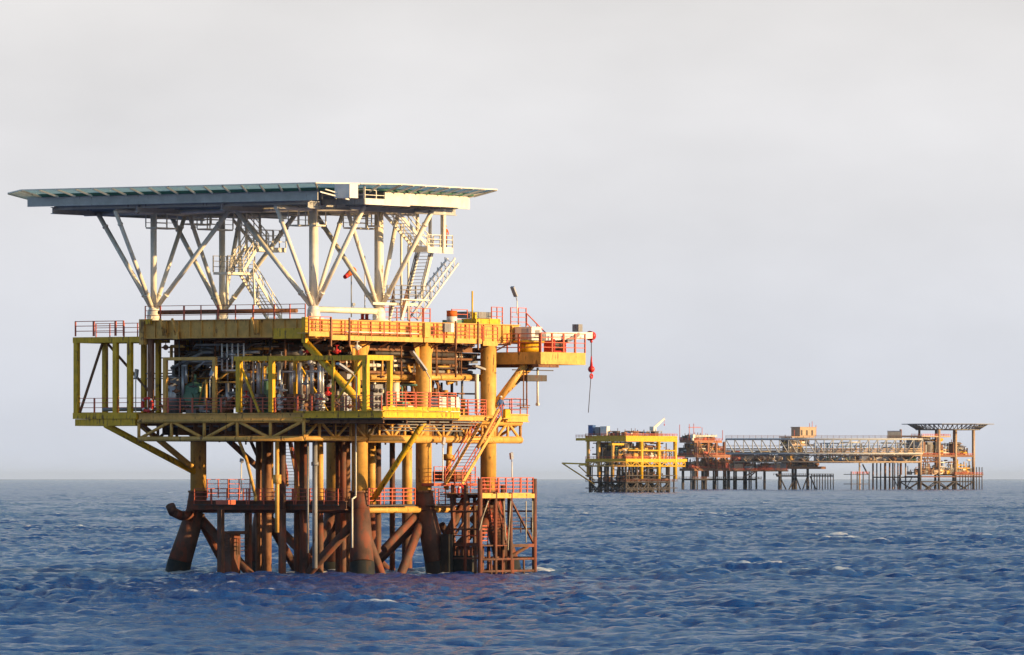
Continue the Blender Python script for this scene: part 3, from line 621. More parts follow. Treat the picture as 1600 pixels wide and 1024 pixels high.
for k in range(20):      # elbows and drops
    u = rg.uniform(2, 16); v = rg.uniform(1, 5); z = rg.uniform(15.5, 18.2); r = rg.choice((.08, .11, .15)); part(MB().path([(u, v, z), (u+1.6, v, z), (u+1.6, v, z-rg.uniform(.6, 2.6)), (u+2.8, v, z-2.8 if k % 2 else z-1)], r, 8), 'elbow_pipe', rg.choice(('tan','cream','brown','grey')))
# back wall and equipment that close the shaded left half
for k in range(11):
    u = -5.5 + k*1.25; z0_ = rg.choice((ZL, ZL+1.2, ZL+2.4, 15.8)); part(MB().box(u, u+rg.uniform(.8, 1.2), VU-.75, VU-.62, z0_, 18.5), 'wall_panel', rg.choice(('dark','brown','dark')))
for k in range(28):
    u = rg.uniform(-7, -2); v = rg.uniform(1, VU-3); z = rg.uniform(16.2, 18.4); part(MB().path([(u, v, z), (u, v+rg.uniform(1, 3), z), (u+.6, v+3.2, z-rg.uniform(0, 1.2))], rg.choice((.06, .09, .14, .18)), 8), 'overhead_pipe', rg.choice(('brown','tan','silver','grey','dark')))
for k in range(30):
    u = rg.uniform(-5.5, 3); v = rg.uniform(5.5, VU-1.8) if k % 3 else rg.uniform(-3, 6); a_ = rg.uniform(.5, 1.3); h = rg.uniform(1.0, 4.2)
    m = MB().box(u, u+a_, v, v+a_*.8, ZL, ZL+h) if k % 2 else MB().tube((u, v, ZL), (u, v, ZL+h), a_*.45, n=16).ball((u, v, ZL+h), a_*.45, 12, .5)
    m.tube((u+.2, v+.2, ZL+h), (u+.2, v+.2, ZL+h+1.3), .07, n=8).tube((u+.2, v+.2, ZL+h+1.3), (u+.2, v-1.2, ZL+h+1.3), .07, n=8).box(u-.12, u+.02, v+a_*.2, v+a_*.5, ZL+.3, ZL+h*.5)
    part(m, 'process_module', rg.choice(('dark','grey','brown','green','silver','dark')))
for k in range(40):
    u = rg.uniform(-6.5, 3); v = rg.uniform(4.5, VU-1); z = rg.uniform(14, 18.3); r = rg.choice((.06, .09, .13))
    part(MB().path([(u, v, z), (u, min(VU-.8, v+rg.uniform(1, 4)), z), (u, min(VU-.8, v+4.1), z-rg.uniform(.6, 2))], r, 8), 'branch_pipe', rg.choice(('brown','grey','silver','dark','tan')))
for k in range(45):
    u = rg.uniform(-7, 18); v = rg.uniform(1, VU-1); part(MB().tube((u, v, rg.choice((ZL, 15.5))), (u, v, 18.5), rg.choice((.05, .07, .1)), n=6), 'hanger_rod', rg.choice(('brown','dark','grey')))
# ---- crane support deck at right
KU = R_(845, 560, -4.2).x; KU1 = R_(915, 560, -4.2).x; zk0 = zR(569, KU, -4.2); zk1 = zR(550, KU, -4.2)
part(MB().box(KU, KU1, -4.2, -3.9, zk0, zk1).box(KU, KU+.3, -3.9, 1.5, zk0, zk1).box(KU1-.3, KU1, -3.9, 1.5, zk0, zk1).box(KU+.3, KU1-.3, -3.9, 1.5, zk1-.1, zk1-.02), 'crane_deck', 'tan')
part(MB().box(KU+1, KU+1.3, -3.9, 1.5, zk0-.25, zk1-.1).box(KU, KU+3, -4.0, -3.4, zk0-.25, zk0), 'crane_deck_beam', 'brown')
for a, b in ((845, 862), (863, 880), (881, 898), (899, 914)): face_rail(a, b, v=-4.2, z=zk1, h=1.55, nb=4, step=1.5, r=.034, rp=.05)
face_rail(775, 810, u=KU+.02, z=zk1, h=1.5, nb=4, r=.04, rp=.05); face_rail(811, 843, u=KU+.02, z=zk1, h=1.5, nb=4, r=.04, rp=.05)
lg3 = Vector((legA[2], 0, 0))
tube((legA[2]+.2, -.4, 13.4), (KU+.5, -2.4, zk0), .3, 'strut', 'tan'); tube((legA[2]+.3, -.3, 13.6), (KU+3.8, -1, zk0), .24, 'strut', 'tan'); tube((legA[2], .2, 13.6), (KU, 1.2, zk0), .3, 'strut', 'brown')
part(MB().box(KU+.5, KU+3.4, -2.6, -1.4, zk0-1.35, zk0-.85).box(KU-1, KU+5, -2.2, -2.1, zk0-.5, zk0-.42), 'hanging_platform', 'dark')
for px_, y0, y1 in ((818, 575, 637), (840, 575, 632)):
    a = R_(px_, y0, -2.4); b = R_(px_, y1, -2.4); part(MB().tube(a, b, .05 if px_ == 818 else .09, n=6).tube(b - Vector((.4 if px_ == 818 else .1, 0, 0)), b + Vector((.8 if px_ == 818 else .1, 0, 0)), .05 if px_ == 818 else .15, n=6), 'hanging_pipe', 'brown' if px_ == 818 else 'cream')
part(MB().tube(R_(823, 575, -2), R_(823, 634, -2), .06, n=6).tube(R_(808, 634, -2), R_(828, 634, -2), .04, n=6), 'hanging_pipe', 'brown')
# ---- stairs helper
def stair(p, q, wd, name, mat, rmat, axis='v', nst=None, rails=True):
    """p top, q bottom of the flight; treads span wd along axis"""
    p = Vector(p); q = Vector(q); ax = Vector((0, 1, 0)) if axis == 'v' else Vector((1, 0, 0)); n = nst or max(4, round(abs(p.z-q.z)/.25))
    m = MB()
    for s_ in (0, wd): m.bar(p + ax*s_, q + ax*s_, .07, .28)
    for k in range(n):
        c = p.lerp(q, (k+.5)/n); m.quadbox([c+Vector((-.13,-.13,-.03)) if 0 else c + d for d in _tread(ax, wd)])
    o = part(m, name, mat)
    if rails:
        r = MB()
        for s_ in (0, wd):
            a, b = p + ax*s_, q + ax*s_
            for h in (.55, 1.0): r.bar(a + Vector((0,0,h)), b + Vector((0,0,h)), .06)
            for k in range(4): c = a.lerp(b, k/3); r.bar(c, c + Vector((0,0,1.0)), .06)
        part(r, 'handrail', rmat, parent=o)
    return o
def _tread(ax, wd):
    o_ = Vector((ax.y, ax.x, 0))*.13; w_ = ax*wd; t = Vector((0,0,.04))
    return [-o_, o_, o_ + w_, -o_ + w_, -o_ + t, o_ + t, o_ + w_ + t, -o_ + w_ + t]
# main outside stair from the lower deck to the boat landing level
stair(R_(783, 652, -3.2), R_(722, 756, -3.2), 1.6, 'stair', 'tan', 'red')
part(MB().tube(R_(779, 640, -3.4), R_(747, 700, -3.4), .12), 'strut', 'tan')
stair(R_(452, 690, 7), R_(466, 760, 7), 1.0, 'stair', 'brown', 'red')
# ---- boat landing
BV = -5.0
bu = [R_(x_, 0, BV).x for x_ in (750, 774, 798, 835)]; ZB1 = zR(760, bu[0], BV) - .5; ZB2 = zR(851, bu[0], BV)
bl = [-2.6]
for i, u in enumerate(bu): part(MB().tube((u, BV, -1.5), (u, BV, ZB1+(1.1 if i in (0, 3) else 0)), .16 if i in (1, 2) else .2, n=10), 'landing_post', 'rust')
uB = R_(708, 0, -2.2).x; 
for u, v in ((R_(708, 0, -2.2).x, -2.2), (R_(728, 0, -3.6).x, -3.6), (bu[3], -2.0), (bu[1], -2.0)):
    part(MB().tube((u, v, -1.5), (u, v, ZB1+.6), .19, n=10), 'landing_post', 'rust')
ul = R_(708, 0, -2.2).x
part(MB().box(bu[0], bu[3], BV-.12, BV+.12, ZB1-.45, ZB1-.1).box(bu[0], bu[3], BV+.12, -1.6, ZB1-.12, ZB1-.04), 'landing_deck', 'tan')
part(MB().box(bu[0]-.1, bu[3], -2.1, -1.9, ZB1-.45, ZB1-.14).box(ul, bu[0], -2.4, -2.2, ZB1-.45, ZB1-.1).box(ul, bu[0], -2.2, -1.2, ZB1-.18, ZB1-.1).bar((ul, -2.2, ZB1-.9), (bu[0], BV, ZB1-.9), .2), 'landing_deck', 'rust')
part(MB().box(bu[2], bu[3], BV-.1, BV+.1, ZB2-.25, ZB2).box(bu[0]-.1, bu[3], BV+.1, -2, ZB2-.15, ZB2-.07).bar((ul, -2.2, ZB2), (bu[0], BV, ZB2), .25), 'landing_grating', 'rust')
part(MB().bar((ul, -2.2, ZB2+.7), (bu[0], BV, ZB2+.7), .1).rail((ul, -2.2, ZB2-1.1), (bu[0], BV, ZB2-1.1), 1.0, nb=3), 'railing', 'red')
for a_, b_, mt in ((752, 778, 'orange'), (779, 813, 'red'), (814, 833, 'orange')):
    a = R_(a_, 0, BV); b = R_(b_, 0, BV); part(MB().rail((a.x, BV, ZB1), (b.x, BV, ZB1), 1.2, nb=4, step=1.1, r=.036, rp=.05), 'railing', 'red')
for a_, b_ in ((710, 748), (710, 735)):
    a = R_(a_, 0, -2.4); b = R_(b_, 0, -2.4); part(MB().rail((a.x, -2.4, ZB1), (b.x, -2.4, ZB1), 1.25, nb=4), 'railing', 'red')
a = R_(680, 0, -1.6); b = R_(712, 0, -1.6)
part(MB().box(a.x, b.x, -1.6, -.8, zj-.1, zj), 'landing_grating', 'dark'); part(MB().rail((a.x, -1.6, zj), (b.x, -1.6, zj), 1.25, nb=4), 'railing', 'red')
part(MB().rail((a.x, -1.5, zj+1.7), (b.x+3, -1.5, zj+1.7), 1.3, nb=4).box(a.x, b.x+3.2, -1.5, -.3, zj+1.45, zj+1.68), 'railing', 'red')
stair(R_(774, 768, -3.6), R_(792, 850, -3.6), 1.1, 'stair', 'rust', 'red')
part(MB().rail((bu[0]+.6, BV+.6, ZB2), (bu[1]-.2, BV+.6, ZB2), 1.5, nb=5, r=.045), 'railing', 'red')
part(MB().rail((bu[2]+.4, BV+.3, ZB2+.9), (bu[3], BV+.3, ZB2+.9), 1.2, nb=4), 'railing', 'rust')
m = MB()
for k in range(6): u = bu[0] + (bu[3]-bu[0])*k/5; m.tube((u, BV-.02, -1), (u, BV-.02, 1.3), .09, n=8)
m.tube((bu[0], BV, 1.2), (bu[3], BV, 1.2), .1).tube((bu[0], BV, .25), (bu[3], BV, .25), .1)
part(m, 'fender_frame', 'rust')
for k in range(7):
    t_ = k/6; q_ = Vector((ul, -2.2, 0)).lerp(Vector((bu[0], BV, 0)), t_); part(MB().tube((q_.x, q_.y, -1.5), (q_.x, q_.y, ZB2-.2 if k % 3 else ZB1-.4), .13, n=8), 'landing_post', 'rust')
for k in range(8):
    u_ = bu[0]+.5+k*(bu[3]-bu[0]-1)/7; part(MB().tube((u_, -2.2-(k%3)*.7, -1.5), (u_, -2.2-(k%3)*.7, ZB1-.4 if k % 2 else ZB2), .14, n=8), 'landing_post', 'rust')
for z_ in (ZB2-1.1, ZB2+1.2, ZB1-1.5): part(MB().bar((bu[0], -2.1, z_), (bu[3], -2.1, z_), .16).bar((bu[0], BV, z_), (bu[0], -2.1, z_), .14).bar((bu[3], BV, z_), (bu[3], -2.1, z_), .14).bar((ul, -2.2, z_), (bu[0], -2.2, z_), .14), 'landing_frame', 'rust')
for a_, b_, w_ in (((bu[2], BV+.05, ZB1-.5), (bu[3], BV+.05, ZB2), .14), ((bu[0], -2.05, ZB2), (bu[2], -2.05, ZB1-.4), .14), ((ul, -2.3, ZB2), (bu[0], -2.3, ZB1-.4), .2)): part(MB().bar(a_, b_, w_), 'landing_brace', 'rust')
part(MB().tube((bu[1]+.3, -2, ZB1-.5), (ul, 0, .3), .36).tube((bu[3]-.5, -2.1, ZB1-.3), (bu[3]-2.4, -.5, ZB1-2.3), .3).tube((bu[3]-.8, -4.9, ZB2-.2), (bu[2], -2.2, .0), .14), 'jacket_brace', 'rust')
part(MB().box(ul+.2, bu[0], -4.2, -2.0, -.5, 1.5).box(ul-1.2, ul-.6, -2.6, -1.8, -1, 3.2), 'fender_frame', 'growth')
for px_, y1, lean in ((763, 830, -1.3), (787, 846, .3), (798, 862, -.4), (822, 850, 0), (832, 846, 0)):
    a = R_(px_, 783, BV-.3); b = a + Vector((lean, 0, -(y1-783)/20.2)); c = a.lerp(b, .5) + Vector((.12*lean, 0, -.1))
    part(MB().path([a, c, b], .045, n=6), 'mooring_rope', 'rope')
part(MB().box(R_(712, 0, -1).x, R_(735, 0, -1).x, -1.1, 1.2, zj+1.8, zj+2.6), 'equipment_box', 'brown')
part(MB().path([R_(703, 690, 1), R_(700, 740, 1), R_(697, 765, 1)], .22).tube(R_(702, 712, 1), R_(701, 719, 1), .5), 'riser', 'tan')
# ---- helideck supports
NU = (-6.6, 2.8); nodes = [(R_(490, 0, 0).x, 0), (R_(592, 0, 0).x, 0), (R_(240, 0, VB-.4).x, VB-.4), (R_(347, 0, VB-.4).x, VB-.4)]
ZH = 28.55
tops = {0: ((370, 'v'), (432, 'u'), (537, 'u'), (568, 'v')), 1: ((493, 'v'), (543, 'u'), (622, 'u'), (675, 'v')),
        2: ((153, 'v'), (180, 'u'), (290, 'u'), (358, 'v')), 3: ((268, 'v'), (295, 'u'), (375, 'u'), (462, 'v'))}
for i, (nu, nv) in enumerate(nodes):
    zb = ZU + .75
    c = part(MB().tube((nu, nv, zb), (nu, nv, ZH), .25 if i > 1 else .36, n=16).ball((nu, nv, zb), .45, 12), 'helideck_column', 'cream')
    part(MB().tube((nu, nv, ZU-.04), (nu, nv, zb), .5, n=16).tube((nu-.6, nv, ZU+.3), (nu+.6, nv, ZU+.3), .22, n=10).tube((nu, nv, ZU-.04), (nu, nv, ZU+.08), .8, n=16), 'column_base', 'cream', parent=c)
    for px_, ax in tops[i]:
        q = L_(px_, 0, nu) if ax == 'v' else R_(px_, 0, nv); q.z = ZH
        p_ = Vector((nu, nv, zb)); r_ = .19 if ax == 'v' else .17; m = MB().tube(p_, q, r_, n=14)
        for t_ in (.16, .86): m.tube(p_.lerp(q, t_), p_.lerp(q, t_+.012), r_*1.28, n=14)
        part(m, 'helideck_brace', 'cream')
# ring beams under the helideck
us, vs = (nodes[0][0], nodes[1][0]), (0, VB-.4)
m = MB()
for u in us: m.tube((u, -4.8, ZH), (u, VB+6.5, ZH), .19, n=10)
for v in vs: m.tube((us[0]-5.2, v, ZH), (us[1]+5.2, v, ZH), .19, n=10)
part(m, 'ring_beam', 'cream')
part(MB().tube((nodes[0][0], 0, ZU+.75), (nodes[1][0], 0, ZU+.75), .24, n=12), 'ring_beam', 'cream')
# extra slender posts
for px_, y0, y1, v, r in ((627, 350, 500, 1.5, .1), (638, 385, 500, 1.2, .09), (570, 400, 490, 2, .04), (385, 335, 400, 10, .12), (374, 330, 430, 10, .1), (406, 330, 380, 10, .1), (355, 420, 478, 12, .13)):
    part(MB().tube(R_(px_, y0, v), R_(px_, y1, v), r, n=8), 'stair_post', 'cream')
# ---- helideck
cu, cv = (us[0]+us[1])/2, (VB-.4)/2
gu0, gu1, gv0, gv1 = cu-11.2, cu+11.0, cv-15.5, cv+17.8
HT = 29.95
heli = part(MB().prism([(gu0+5, gv0), (gu1-5, gv0), (gu1, gv0+5), (gu1, gv1-5), (gu1-5, gv1), (gu0+4, gv1), (gu0, gv1-4), (gu0, gv0+3)], HT-.25, HT), 'helideck', 'deckgreen', 'green octagonal helicopter landing deck')
m = MB()
for k in range(9): u = gu0+1.2+k*(gu1-gu0-2.4)/8; m.ibeam((u, gv0+(.8 if 1 < k < 7 else 4.4), HT-.75), (u, gv1-(.8 if 1 < k < 7 else 4.4), HT-.75), .3, 1.0)
for k in range(4): v = gv0+4.5+k*(gv1-gv0-9)/3; m.ibeam((gu0+.8, v, HT-1.3), (gu1-.8, v, HT-1.3), .35, .55)
part(m, 'girder', 'pale_grey', parent=heli)
part(MB().box(gu0+.2, gu0+.35, gv0+3.2, gv1-2.5, HT-1.0, HT-.27), 'edge_girder', 'pale_grey', parent=heli)
part(MB().box(gu1-5.4, gu0+5.2, gv0+.3, gv0+.45, HT-1.2, HT-.27).box(gu1-5.3, gu1-1.0, gv0+3, gv0+3.2, HT-1.1, HT-.27), 'edge_girder', 'cream', parent=heli)
# perimeter safety net frames
oct_ = [(gu0+5, gv0), (gu1-5, gv0), (gu1, gv0+5), (gu1, gv1-5), (gu1-5, gv1), (gu0+4, gv1), (gu0, gv1-4), (gu0, gv0+3)]
def mitre(pts, w_):
    out_ = []; n8 = len(pts)
    for i in range(n8):
        p0, p1, p2 = (Vector((*pts[(i+k) % n8], 0)) for k in (-1, 0, 1)); d1 = (p1-p0).normalized(); d2 = (p2-p1).normalized()
        n1 = Vector((d1.y, -d1.x, 0)); n2 = Vector((d2.y, -d2.x, 0)); bi = (n1+n2).normalized(); out_.append(p1 + bi*(w_/bi.dot(n1)))
    return out_
mo = mitre(oct_, 1.7)
for i in range(8):
    a = Vector((*oct_[i], HT)); b = Vector((*oct_[(i+1) % 8], HT)); d = b-a; L = d.length
    o1 = Vector((mo[i].x, mo[i].y, HT+.25)); o2 = Vector((mo[(i+1) % 8].x, mo[(i+1) % 8].y, HT+.25)); dz_ = Vector((0, 0, .015))
    part(MB().quadbox([a-dz_*3, b-dz_*3, o2-dz_, o1-dz_, a-dz_*2, b-dz_*2, o2, o1]), 'safety_net', 'net', parent=heli)
    fr = MB().bar(o1, o2, .09); nn = max(3, round(L/1.6))
    for k in range(nn+1):
        c = a.lerp(b, k/nn); e_ = o1.lerp(o2, k/nn); fr.bar(c + Vector((0,0,-.28)), e_ + Vector((0,0,-.04)), .1, .14)
    part(fr, 'net_frame', 'cream', parent=heli)
lt = MB()
for i in range(8):
    a = Vector((*oct_[i], HT)); b = Vector((*oct_[(i+1) % 8], HT))
    for k in range(4): c = a.lerp(b, k/4); lt.tube(c, c + Vector((0,0,.22)), .09, n=8)
part(lt, 'perimeter_lights', 'white', parent=heli)
# access walkways hung round the sunlit corner of the helideck
zwk = 29.0
a = R_(503, 0, -6.2); c = R_(570, 0, -7.6); b = R_(640, 0, -7.6)
wk = part(MB().box(c.x, b.x, -7.65, -7.55, zwk-.35, zwk+.12).box(c.x, b.x, -7.55, -6.2, zwk-.1, zwk), 'walkway', 'white', 'white access walkway below the helideck edge')
part(MB().rail((c.x, -7.6, zwk), (b.x, -7.6, zwk), 1.15, nb=3), 'railing', 'cream', parent=wk)
v2 = L_(503, 0, c.x).y
wk = part(MB().box(c.x-.1, c.x, -7.6, v2, zwk-.35, zwk+.1).box(c.x, c.x+1.2, -6.2, v2, zwk-.1, zwk), 'walkway', 'grey')
part(MB().rail((c.x, -7.5, zwk), (c.x, v2, zwk), 1.15, nb=3), 'railing', 'cream', parent=wk)
a = R_(543, 287, -8); b = R_(556, 310, -8)
part(MB().box(a.x, b.x, -8.2, -6.8, b.z, a.z-.02), 'stairhead_box', 'white')
part(MB().bar(R_(500, 300, -7), R_(545, 312, -7), .1).bar(R_(508, 296, -7), R_(548, 308, -7), .08).bar(R_(612, 300, -7), R_(640, 318, -7), .12), 'handrail', 'white')
def hung(px0, px1, pyf, v, h=1.1):
    a = R_(px0, pyf, v); b = R_(px1, pyf, v); z = a.z
    w_ = part(MB().box(a.x, b.x, v, v+1.0, z-.12, z), 'hanging_platform', 'cream')
    part(MB().rail((a.x, v, z), (b.x, v, z), h, nb=3).rail((a.x, v+1, z), (b.x, v+1, z), h, nb=3).bar((a.x, v, z), (a.x, v, ZH), .08).bar((b.x, v, z), (b.x, v, ZH), .08), 'railing', 'cream', parent=w_)
for q in ((244, 277, 355, 14.5), (302, 330, 349, 14.5), (324, 364, 357, 14.0), (467, 482, 351, .8), (494, 509, 351, -.5), (553, 590, 355, .6), (591, 597, 352, -.6)): hung(*q)
# stair tower at right
st = -3.2
stair(R_(622, 332, st), R_(671, 388, st), 1.4, 'stair', 'cream', 'cream')
a = R_(668, 388, st-.1); b = R_(707, 388, st-.1); vL = L_(638, 0, a.x).y
ld = part(MB().box(a.x, b.x, st-.1, vL, a.z-.1, a.z).box(a.x, b.x, st-.15, st-.1, a.z-.35, a.z+.12).box(a.x-.05, a.x, st-.1, vL, a.z-.3, a.z+.1), 'stair_landing', 'cream')
part(MB().rail((a.x, st-.1, a.z), (b.x, st-.1, a.z), 1.1).rail((b.x, st-.1, a.z), (b.x, vL, a.z), 1.1).rail((a.x+1.8, vL, a.z), (b.x, vL, a.z), 1.1).rail((a.x, vL, a.z), (a.x, st+1.5, a.z), 1.1), 'railing', 'cream', parent=ld)
m = MB(); q = R_(690, 0, st); m.box(q.x-.16, q.x+.16, st-.3, st, a.z-.3, 29.4); m.box(R_(651,0,st).x, q.x, st-.25, st-.05, 29.2, 29.5)
q = R_(652, 0, st+1); m.box(q.x-.1, q.x+.1, st+.9, st+1.1, a.z, 29.2); q = R_(672, 0, st+1); m.box(q.x-.1, q.x+.1, st+.9, st+1.1, a.z, 29.2); part(m, 'stair_post', 'cream')
stair(R_(676, 393, -1.8), R_(658, 466, -1.8), 1.3, 'stair', 'cream', 'grey', nst=14)
a = R_(628, 467, -2); b = R_(672, 467, -2)
ld = part(MB().box(a.x, b.x, -2, -.6, a.z-.1, a.z).bar((R_(598,0,-2).x, -1, a.z-.4), (R_(668,0,-2).x, -1, a.z-.4), .2), 'stair_landing', 'cream')
part(MB().rail((a.x, -2, a.z), (b.x, -2, a.z), 1.1, step=1).rail((a.x, -.6, a.z), (b.x, -.6, a.z), 1.1, step=1), 'railing', 'grey', parent=ld)
stair(R_(636, 470, -1.6), R_(628, 500, -1.6), 1.2, 'stair', 'cream', 'brown')
# stair tower at left centre
a = R_(405, 386, 8.5); b = R_(447, 386, 8.5)
ld = part(MB().box(a.x, b.x, 8.5, 9.7, a.z-.35, a.z), 'stair_landing', 'cream'); part(MB().rail((a.x, 8.5, a.z), (b.x, 8.5, a.z), 1.4, step=1).rail((a.x, 9.7, a.z), (b.x, 9.7, a.z), 1.4, step=1), 'railing', 'cream', parent=ld)
stair(R_(385, 345, 9.8), R_(420, 386, 9.8), 1.2, 'stair', 'cream', 'cream')
stair(R_(403, 386, 8), R_(380, 424, 8), 1.2, 'stair', 'cream', 'cream')
a = R_(356, 425, 9); b = R_(398, 425, 9)
ld = part(MB().box(a.x, b.x, 9, 10.4, a.z-.2, a.z), 'stair_landing', 'cream'); part(MB().rail((a.x, 9, a.z), (b.x, 9, a.z), 1.3, step=1, nb=4).rail((a.x, 10.4, a.z), (b.x, 10.4, a.z), 1.3, step=1), 'railing', 'grey', parent=ld)
stair(R_(396, 428, 8.2), R_(440, 500, 8.2), 1.3, 'stair', 'cream', 'cream')
part(MB().bar(R_(396, 428, 8), R_(398, 478, 8), .13).bar(R_(406, 430, 9), R_(400, 470, 9), .13), 'stair_post', 'cream')
# ---- floodlights on slender poles
def flood(px_, py0, py1, v=None, u=None, lean=(-.35, 1.0), s=1.0):
    a = R_(px_, py0, v) if v is not None else L_(px_, py0, u); b = R_(px_, py1, v) if v is not None else L_(px_, py1, u)
    o = part(MB().tube(a, b, .045, n=6), 'floodlight', 'cream')
    c = b + Vector((lean[0]*s*.4, 0, lean[1]*.4*s)); d = b + Vector((lean[0]*s*1.6, 0, lean[1]*1.3*s))
    part(MB().bar(b, c, .06).bar(c, d, .34, .16), 'lamp_head', 'silver', parent=o)
flood(808, 492, 470, v=V0+1.2, lean=(-.45, .85)); flood(672, 640, 592, v=-1.2, lean=(-1.5, 1.5), s=1.1); flood(800, 752, 722, v=-4, lean=(-.1, .7), s=.8)
flood(212, 650, 598, u=U0+.2, lean=(.1, .8)); flood(328, 622, 594, u=U0-.1, lean=(.5, 1), s=.8); flood(557, 640, 590, u=U0-.1, lean=(-1.6, .8)); flood(692, 752, 700, v=-1.8, lean=(.15, .8), s=.8)
flood(552, 490, 480, v=1.2, lean=(0, .4), s=.6); flood(377, 772, 725, v=9, lean=(.1, .5), s=.6); flood(762, 585, 580, v=0, lean=(-1.4, .35), s=.9)
# ================================================================== THINGS ON THE PLATFORM
def thing(name, p, label, cat, group=None, fr=P, rz=0):
    o = fr.empty(name, p, rz); return tag(o, label, cat, group)
# crane
ck = R_(822, 550, -1.5); cr = thing('crane', (KU+2.2, -1.6, zk1), 'white box boom deck crane with a red boom tip and hanging hook', 'crane')
cr.rotation_euler.z = P.a
MB().tube((0,0,0), (0,0,.75), .9, n=20).tube((0,0,.75), (0,0,.95), 1.3, n=20).build('pedestal', 'yellow', cr)
MB().box(-.85, .6, -.85, .75, .98, 2.0).box(-.9, .65, -.9, .8, 2.0, 2.05).build('machinery_house', 'white', cr)
MB().box(-.91, -.86, -.5, .1, 1.05, 1.9).build('door', 'pale_grey', cr); MB().box(-.3, .3, -.9, -.86, 1.35, 1.8).build('louvre', 'grey', cr)
uT = R_(925, 0, -3.2).x - (KU+2.2) - .3; zt = R_(925, 525, -3.2).z - zk1
bm = MB(); bm.quadbox([(.62,-1.3,.95),(uT,-1.9,zt-.22),(uT,-1.4,zt-.22),(.62,-.7,.95),(.62,-1.3,1.62),(uT,-1.9,zt+.28),(uT,-1.4,zt+.28),(.62,-.7,1.62)]); bm.build('boom', 'white', cr)
MB().tube((uT-.05,-1.6,zt+.0),(uT+.4,-1.6,zt),.4,.34,n=16).build('boom_tip', 'bright_red', cr)
MB().box(uT-2.2,uT-1.6,-1.9,-1.3,zt+.3,zt+.9).bar((uT-3.6,-1.6,zt-.5),(uT-1.8,-1.6,zt+.1),.3).build('boom_sheave', 'grey', cr)
zh = R_(925, 580, -3.2).z - zk1; ze = R_(925, 645, -3.2).z - zk1
MB().tube((uT+.2,-1.6,zt),(uT+.2,-1.6,zh),.035,n=6).tube((uT+.2,-1.6,zh),(uT-.25,-1.6,ze),.03,n=6).build('hoist_rope', 'dark', cr)
hk = MB().ball((uT+.2,-1.6,zh+.15),.28,12).tube((uT+.2,-1.6,zh+.3),(uT+.2,-1.6,zh+1.2),.13,.05).torus((uT+.2,-1.6,zh-.42),.17,.07,'y',12,6).tube((uT+.2,-1.6,zh+1.2),(uT+.2,-1.6,zh+2.35),.03,n=8).ball((uT+.2,-1.6,zh+2.4),.12).build('hook_block', 'bright_red', cr)
# winch beside the crane
wn = thing('winch', (KU+4.6, -2.6, zk1), 'small red winch drum in a red frame behind the crane deck railing', 'winch')
MB().box(-.9,.9,-.5,.5,0,.15).box(-.9,-.75,-.5,.5,.15,1.1).box(.75,.9,-.5,.5,.15,1.1).build('frame', 'bright_red', wn); MB().tube((-.7,0,.6),(.7,0,.6),.36,n=16).build('drum', 'dark', wn)
# stowed lattice boom
q0 = R_(652, 500, 4); q1 = R_(716, 412, 4)
lb = thing('lattice_boom', q0, 'white lattice boom leaning up to the right behind the stair tower', 'boom')
d = q1 - q0; sdv = Vector((0, .9, 0)); up = Vector((-.55, 0, .45)) * 1.1
m = MB()
for o_ in (Vector(), sdv, up, up + sdv): m.tube(o_, d + o_*.8, .085, n=8)
m.build('chord', 'white', lb)
m = MB()
for k in range(11):
    a, b = d*(k/11), d*((k+1)/11)
    for (s1, s2) in ((Vector(), up), (up, up+sdv), (sdv, up+sdv), (Vector(), sdv)):
        m.tube(a + s1, b + s2, .04, n=5)
m.build('lacing', 'white', lb)
# windsock
ws = thing('windsock', R_(549, 496, 13), 'orange and red windsock seen through the helideck truss', 'windsock')
zws = R_(549, 425, 13).z - R_(549, 496, 13).z
MB().tube((0,0,0),(0,0,zws),.05,n=8).build('pole', 'grey', ws)
MB().tube((.3,0,zws+.15),(-.6,0,zws-.3),.3,.2,n=14).build('sleeve', 'orange', ws); MB().tube((-.6,0,zws-.3),(-.95,0,zws-.45),.2,.17,n=14).build('sleeve_tip', 'bright_red', ws)
# vessels
def vessel(px_, pyb, u, r, h, name, mat, label, cat, **k):
    p = L_(px_, 0, u); p.z = ZL-.04; o = thing(name, p, label, cat, **k)
    MB().tube((0,0,.25),(0,0,h),r,n=24).ball((0,0,h),r,20,.35).build('shell', mat, o)
    MB().tube((0,0,h+r*.3),(0,0,h+r*.3+.8),r*.18).tube((0,0,h*.7),(-r-.3,0,h*.7),.12).build('nozzle', 'grey', o)
    MB().box(-r*.7,r*.7,-r*.7,r*.7,0,.25).build('skirt', 'grey', o); return o
vessel(271, 0, U0+2.6, .72, 3.1, 'storage_tank', 'silver', 'tall silver cylindrical tank behind the tan pipe frame', 'tank')
o = thing('pressure_vessel', (U0+2.8, L_(305, 0, U0+2.8).y, ZL-.04), 'pale green round pressure vessel behind the left railing', 'pressure vessel')
MB().tube((0,0,.9),(0,0,2.3),.85,n=24).ball((0,0,2.3),.85,24,.55).ball((0,0,.9),.85,24,.5).build('shell', 'green', o)
MB().tube((-.8,0,1.6),(-1.0,0,1.6),.42,n=16).tube((-.5,-.6,2),(-1.0,-.8,2),.14).tube((0,0,2.7),(0,0,3.4),.12).build('manway', 'green', o)
MB().box(-.6,-.4,-.5,.5,0,.7).box(.4,.6,-.5,.5,0,.7).build('support', 'grey', o)
